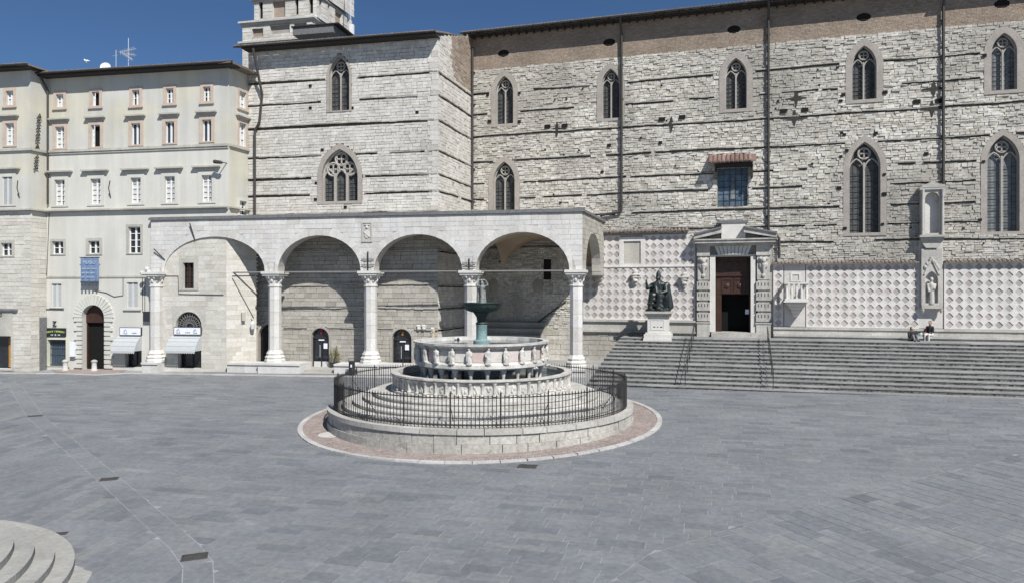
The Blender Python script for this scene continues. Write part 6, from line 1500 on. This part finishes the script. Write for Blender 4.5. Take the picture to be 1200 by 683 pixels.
# ================================================================== bell tower behind the block
TWF = Frame((-234*64/F, 64.), BLK.a); TO = thing('bell_tower', 'pale stone bell tower base rising behind the church roof', 'tower', TWF.w(0, 0, 14), BLK.a); rt = random.Random(9)
TX = lambda px, py=30: TWF.on(px, py)[0]; TZ = lambda px, py: TWF.on(px, py)[1]-14
def stage(s0, s1, d0, d1, z0, z1, panels, mat='rubble_white'):
    """four-sided stage; panels: openings on the front as fractions, kind"""
    G = ob('stage', None, TO); hol = []
    for f0, f1, g0, g1, kind in panels:
        r = rectp(s0+(s1-s0)*f0, s0+(s1-s0)*f1, z0+(z1-z0)*g0, z0+(z1-z0)*g1); hol.append(r); mb = MB(); reveal(mb, r, d0, d0+.25); pn = mb.build('panel', M['ashlar'], G); mb = MB(); sheet(mb, r, d0+.22); mb.build('infill', M[kind], pn)
    holed_wall('front', rectp(s0, s1, z0, z1), hol, M['mortar_pale'], G, d0)
    st = masonry(rows(z0, z1, .24, .36, rt), lambda z: (s0, s1), hol, .4, .9, .02, (-d0+.005, -d0+.035), rt); mb = MB()
    for q in st: stone_box(mb, q, .01, base=d0+.01, rng=rt)
    tag(mb.build('masonry', M[mat], G), kind='stuff')
    sd = ob('side', None, G, (s1, d0, 0), pi/2+(NAVE.a-BLK.a)); L = d1-d0; hol = []
    for f0, f1, g0, g1, kind in panels:
        r = rectp(L*(1-f1), L*(1-f0), z0+(z1-z0)*g0, z0+(z1-z0)*g1); hol.append(r); mb = MB(); reveal(mb, r, 0, .25); mb.build('panel_lining', M['ashlar'], sd); mb = MB(); sheet(mb, r, .22); mb.build('infill', M[kind], sd)
    holed_wall('wall', rectp(0, L, z0, z1), hol, M['mortar_pale'], sd)
    st = masonry(rows(z0, z1, .24, .36, rt), lambda z: (0, L), hol, .4, .9, .02, (.005, .035), rt); mb = MB()
    for q in st: stone_box(mb, q, .01, rng=rt)
    tag(mb.build('masonry', M[mat], sd), kind='stuff')
    MB().box(s0, s1-.3, d0+.3, d1, z0, z1-.05).build('core', M['mortar_pale'], G)
    MB().box(s0-.28, s1+.28, d0-.28, d1, z1, z1+.16).box(s0-.16, s1+.16, d0-.16, d1, z1-.14, z1-.002).build('moulding', M['ledgestone'], G)
tL = TX(284); z1 = TZ(366, 20.5)-.1
stage(tL, 0, 0, 6.3, 0, TZ(366, 46), [])
stage(tL, 0, .02, 6.3, TZ(366, 46)+.17, z1, [(.14, .30, .25, .72, 'brickband'), (.40, .68, .28, .80, 'frame'), (.74, .92, .30, .85, 'frame')])
tM = TX(296)
stage(tM, .3, .25, 6.3, z1+.17, z1+2.05, [(.08, .14, .15, .95, 'hole'), (.30, .50, .12, .92, 'brickband'), (.66, .71, .2, .95, 'hole'), (.88, .94, .2, .95, 'hole')])
stage(tM-.1, .5, .1, 6.3, z1+2.22, z1+6.5, [(.3, .7, .2, .8, 'hole')])
p = TWF.w(1.2, -1.5); zb = TZ(370, 48)+14
o = ob('lean_to', None, TO, (-.1, -3.2, 0)); MB().box(0, 3.6, 0, 3., TZ(370, 56), TZ(370, 47.5)).build('lean_to_wall', M['slab'], o); MB().box(-.1, 4.1, -.12, 3., TZ(370, 47.5), TZ(370, 46.3)).build('lean_to_roof', M['eave'], o)
s, z = TWF.on(411, 46, 3.); p = TWF.w(s, 3.); o = thing('telecom_mast', 'slim mast with white box beside the bell tower', 'mast', (p.x, p.y, z-1.5), BLK.a)
MB().tube([(0, 0, 0), (0, 0, 8.)], .035, 6).tube([(-.25, .2, 0), (-.25, .2, 7.)], .02, 5).build('mast', M['steel'], o); MB().box(-.05, .3, -.2, .1, 1.7, 2.75).build('white_box', M['paint'], o)
# ================================================================== bronze statue on its pedestal
sps = NAVE.on(771.5, 380, -2.4)[0]; SQ = thing('seated_statue', 'dark bronze statue of a seated robed figure with tall mitre on a white stone pedestal', 'statue', NAVE.w(sps, -2.3, 2.42), NAVE.a)
PD = ob('pedestal', None, SQ)
zt = NAVE.on(771.5, 364.5, -2.6)[1]-2.42
MB().box(-.86, .86, -.86, .86, 0, .16).box(-.82, .82, -.82, .82, .16, .42).box(-.74, .74, -.74, .74, .42, .52).build('plinth', M['white'], PD)
MB().box(-.62, .62, -.62, .62, .52, zt-.34).build('die', M['white'], PD)
mb = MB(); ring(mb, rectp(-.38, .38, .75, zt-.55), rectp(-.44, .44, .69, zt-.49), -.64); reveal(mb, rectp(-.44, .44, .69, zt-.49), -.615, -.64); reveal(mb, rectp(-.38, .38, .75, zt-.55), -.64, -.615); mb.build('panel_moulding', M['white'], PD)
strokes(-.26, .28, zt-1.0, .07, M['letter_grey'], PD, -.622, 0, 71, ((.2, .4), (.55, .75)), 'inscription')
MB().box(-.68, .68, -.68, .68, zt-.34, zt-.26).box(-.76, .76, -.76, .76, zt-.26, zt-.13).box(-.86, .86, -.86, .86, zt-.13, zt).build('cornice', M['ledgestone'], PD)
b = zt
fig = [('b', (-.55, .55, -.62, .55, b, b+.14)), ('b', (-.42, .50, -.1, .48, b+.1, b+1.0)),                      # base, chair
       ('c', (-.30, -.45, b+.2), (-.22, -.38, b+.95), .17, .20), ('c', (.20, -.48, b+.2), (.20, -.40, b+.95), .17, .20),  # shins under the robe
       ('c', (-.22, -.36, b+.98), (-.16, .05, b+.98), .22, .25), ('c', (.20, -.38, b+.98), (.16, .05, b+.98), .22, .25),   # thighs
       ('c', (0, .08, b+1.0), (0, .05, b+1.65), .36, .32), ('e', (0, .03, b+1.68), (.42, .26, .22)), ('c', (0, .02, b+1.75), (0, -.02, b+1.98), .13, .11),
       ('e', (0, -.05, b+2.06), (.14, .16, .18)), ('e', (0, -.2, b+2.04), (.035, .04, .05)), ('c', (0, -.10, b+1.95), (0, -.13, b+1.82), .10, .05),    # head, nose, beard
       ('c', (0, -.03, b+2.16), (0, -.01, b+2.40), .145, .12), ('c', (0, -.01, b+2.40), (0, -.01, b+2.56), .11, .03),                            # mitre
       ('c', (-.36, .02, b+1.66), (-.58, -.18, b+1.42), .14, .11), ('c', (-.58, -.18, b+1.42), (-.56, -.38, b+1.78), .10, .07),                         # raised right arm
       ('c', (-.56, -.38, b+1.78), (-.54, -.40, b+1.88), .06, .05), ('c', (-.55, -.40, b+1.88), (-.56, -.42, b+1.99), .022, .018), ('c', (-.52, -.40, b+1.88), (-.52, -.42, b+2.0), .022, .018), ('c', (-.58, -.39, b+1.86), (-.62, -.42, b+1.91), .022, .018),
       ('c', (.38, .02, b+1.62), (.50, -.20, b+1.25), .15, .12), ('c', (.50, -.20, b+1.25), (.34, -.46, b+1.15), .11, .08), ('e', (.3, -.5, b+1.13), (.08, .08, .06)),
       ('c', (.46, .1, b+1.7), (.60, .12, b+.3), .14, .22), ('c', (-.42, .12, b+1.55), (-.48, .1, b+.4), .12, .2),                                   # cope falling at the sides
       ('c', (-.4, -.5, b+.45), (.35, -.52, b+.3), .10, .12), ('c', (-.35, -.46, b+.75), (.3, -.5, b+.62), .08, .1), ('e', (-.25, -.62, b+.2), (.12, .14, .08)), ('e', (.2, -.64, b+.2), (.12, .14, .08)),
       ('c', (-.1, -.24, b+1.55), (.0, -.3, b+1.1), .08, .12)]
blob('figure', fig, M['bronze'], SQ, .035, None, radians(-14), smooth=1, scale=(1.16, 1.08, 1.0))
MB().prism([(.40, b+.14), (.70, b+.14), (.70, b+1.45)]+[(.55+.15*cos(pi*i/6), b+1.45+.2*sin(pi*i/6)) for i in range(1, 6)]+[(.40, b+1.45)], -.1, .52).build('chair_back', M['bronze'], SQ)
# ================================================================== people resting on the seat along the wall
def person(label, px, py_seat, z_seat, depth, parts, rot):
    s = NAVE.on(px, py_seat, depth)[0]; o = thing('person', label, 'person', NAVE.w(s, depth, z_seat), NAVE.a+rot); 
    for nm, mat, pr, vx in parts: blob(nm, pr, M[mat], o, vx, smooth=1)
    return o
zs_t = zfb-.03-.42                                                        # seat height of the lower ledge
hand = lambda x, y, z: [('e', (x, y, z), (.035, .045, .025))]+[('c', (x-.024+.016*i, y-.03, z), (x-.026+.017*i, y-.085-.008*(i in (1, 2)), z-.018), .0095, .008) for i in range(4)]+[('c', (x+.03, y, z), (x+.05, y-.045, z-.01), .010, .009)]
body = [('e', (0, -.04, .80), (.075, .09, .11)), ('e', (0, -.135, .79), (.014, .02, .02)), ('c', (0, -.02, .62), (0, -.02, .74), .05, .045), ('e', (-.075, -.03, .80), (.012, .02, .028)), ('e', (.075, -.03, .80), (.012, .02, .028)),
        ('c', (0, 0, .12), (0, -.02, .5), .11, .12), ('c', (-.14, -.02, .55), (0, -.02, .6), .05, .05), ('c', (.14, -.02, .55), (0, -.02, .6), .05, .05), ('c', (-.17, -.02, .54), (-.22, -.12, .28), .045, .04), ('c', (-.22, -.12, .28), (-.13, -.34, .20), .038, .03), ('c', (.17, -.02, .54), (.22, -.12, .28), .045, .04), ('c', (.22, -.12, .28), (.13, -.34, .2), .038, .03),
        ('c', (-.08, -.02, .1), (-.11, -.46, .09), .065, .055), ('c', (.08, -.02, .1), (.11, -.46, .09), .065, .055), ('c', (-.11, -.46, .09), (-.10, -.44, -.38), .05, .035), ('c', (.11, -.46, .09), (.10, -.44, -.38), .05, .035)]+hand(-.12, -.36, .19)+hand(.12, -.36, .19)
hairp = [('e', (0, -.005, .845), (.085, .09, .085)), ('e', (0, .03, .79), (.075, .06, .09))]
jacket = [('c', (0, .0, .10), (0, -.01, .5), .15, .145), ('c', (-.15, -.02, .54), (.15, -.02, .54), .07, .07), ('c', (-.17, -.02, .54), (-.22, -.12, .28), .062, .056), ('c', (-.22, -.12, .28), (-.145, -.30, .21), .054, .045), ('c', (.17, -.02, .54), (.22, -.12, .28), .062, .056), ('c', (.22, -.12, .28), (.145, -.30, .21), .054, .045), ('c', (0, -.02, .6), (0, -.02, .65), .065, .06)]
trousers = [('c', (-.08, .0, .1), (.08, 0, .1), .125, .125), ('c', (-.08, -.02, .1), (-.11, -.46, .1), .095, .075), ('c', (.08, -.02, .1), (.11, -.46, .1), .095, .075), ('c', (-.11, -.46, .09), (-.10, -.44, -.34), .07, .055), ('c', (.11, -.46, .09), (.10, -.44, -.34), .07, .055)]
shoes = [('c', (-.10, -.43, -.40), (-.11, -.58, -.42), .05, .04), ('c', (.10, -.43, -.40), (.11, -.58, -.42), .05, .04)]
person('person in dark grey jacket and pale trousers sitting on the wall seat below the shrine', 1090, 388, zs_t, -.45, (('body', 'skin', body, .016), ('hair', 'hair', hairp, .02), ('jacket', 'black', jacket, .02), ('trousers', 'palecloth', trousers, .02), ('shoes', 'hair', shoes, .02)), radians(-35))
b2 = [('e', (.02, -.06, .72), (.075, .09, .11)), ('e', (.02, -.155, .71), (.014, .02, .02)), ('c', (.01, -.02, .54), (.02, -.04, .66), .05, .045), ('c', (0, 0, .1), (.01, -.02, .45), .11, .12), ('c', (-.16, -.02, .48), (-.22, -.14, .25), .045, .04), ('c', (-.22, -.14, .25), (-.12, -.32, .30), .038, .03), ('c', (.17, -.02, .48), (.22, -.14, .25), .045, .04), ('c', (.22, -.14, .25), (.12, -.32, .30), .038, .03), ('c', (-.15, -.02, .48), (.16, -.02, .48), .05, .05),
      ('c', (-.08, -.02, .1), (-.11, -.40, .34), .065, .055), ('c', (.08, -.02, .1), (.11, -.40, .34), .065, .055), ('c', (-.11, -.40, .34), (-.10, -.52, .06), .05, .035), ('c', (.11, -.40, .34), (.10, -.52, .06), .05, .035)]+hand(-.11, -.34, .31)+hand(.11, -.34, .31)
j2 = [('c', (0, .0, .10), (.01, -.01, .44), .15, .145), ('c', (-.15, -.02, .48), (.16, -.02, .48), .07, .07), ('c', (-.16, -.02, .48), (-.22, -.14, .25), .062, .056), ('c', (-.22, -.14, .25), (-.13, -.29, .29), .054, .045), ('c', (.17, -.02, .48), (.22, -.14, .25), .062, .056), ('c', (.22, -.14, .25), (.13, -.29, .29), .054, .045)]
t2 = [('c', (-.08, .0, .1), (.08, 0, .1), .115, .115), ('c', (-.08, -.02, .1), (-.11, -.40, .34), .09, .075), ('c', (.08, -.02, .1), (.11, -.40, .34), .09, .075), ('c', (-.11, -.40, .34), (-.10, -.52, .09), .07, .055), ('c', (.11, -.40, .34), (.10, -.52, .09), .07, .055)]
s2 = [('c', (-.10, -.53, .04), (-.11, -.66, .035), .045, .035), ('c', (.10, -.53, .04), (.11, -.66, .035), .045, .035)]
person('person in black top and pale trousers sitting on the landing below the marble wall', 1067.5, 399, LZ+.0, -1.25, (('body', 'skin', b2, .016), ('hair', 'hair', [('e', (.02, -.02, .765), (.085, .09, .085)), ('e', (.02, .01, .70), (.08, .07, .12))], .02), ('top', 'black', j2, .02), ('trousers', 'greycloth', t2, .02), ('shoes', 'hair', s2, .02)), radians(20))
def bag(px, py, z, d, mat, label, r):
    s = NAVE.on(px, py, d)[0]; o = thing('bag', label, 'bag', NAVE.w(s, d, z), NAVE.a+.2)
    blob('bag_body', [('e', (0, 0, r*.8), (r, r*.7, r*.8)), ('b', (-r*.8, r*.8, -r*.5, r*.5, .0, r*1.1))], M[mat], o, .03, smooth=2)
    MB().tube([(-r*.5, 0, r*1.4), (-r*.3, 0, r*2.0), (r*.3, 0, r*2.0), (r*.5, 0, r*1.4)], .014, 5).build('strap', M['black'], o)
bag(1083.5, 389, zs_t, -.5, 'redcloth', 'dark red bag lying on the wall seat beside a seated person', .17)
bag(1080, 389, zs_t, -.5, 'mint', 'pale mint green bag lying on the wall seat beside a red bag', .14)
bag(1073.5, 388, zs_t, -.5, 'black', 'black bag standing on the wall seat above a person on the landing', .15)
# ------------------------------------------------------------------ keep every thing to thing > part > sub-part
def lift(o):
    """move an object one level up without moving it in space"""
    p = o.parent; m = p.matrix_basis @ o.matrix_basis; o.parent = p.parent; o.matrix_parent_inverse = Matrix.Identity(4); o.matrix_basis = m
def dissolve(o):
    for c in list(o.children): lift(c)
    bpy.data.objects.remove(o)
tower_sides = [g for st_ in TO.children if st_.name.startswith('stage') for g in st_.children if g.type == 'EMPTY']
for o in tower_sides+[SWo, BK, AR_, AW, PS, IS, WS]: dissolve(o)
for o in [st_ for st_ in TO.children if st_.name.startswith('stage')]: dissolve(o)
def depth(o):
    d = 0
    while o.parent: o = o.parent; d += 1
    return d
for _ in range(3):
    for o in list(bpy.data.objects):
        if depth(o) > 2: lift(o)
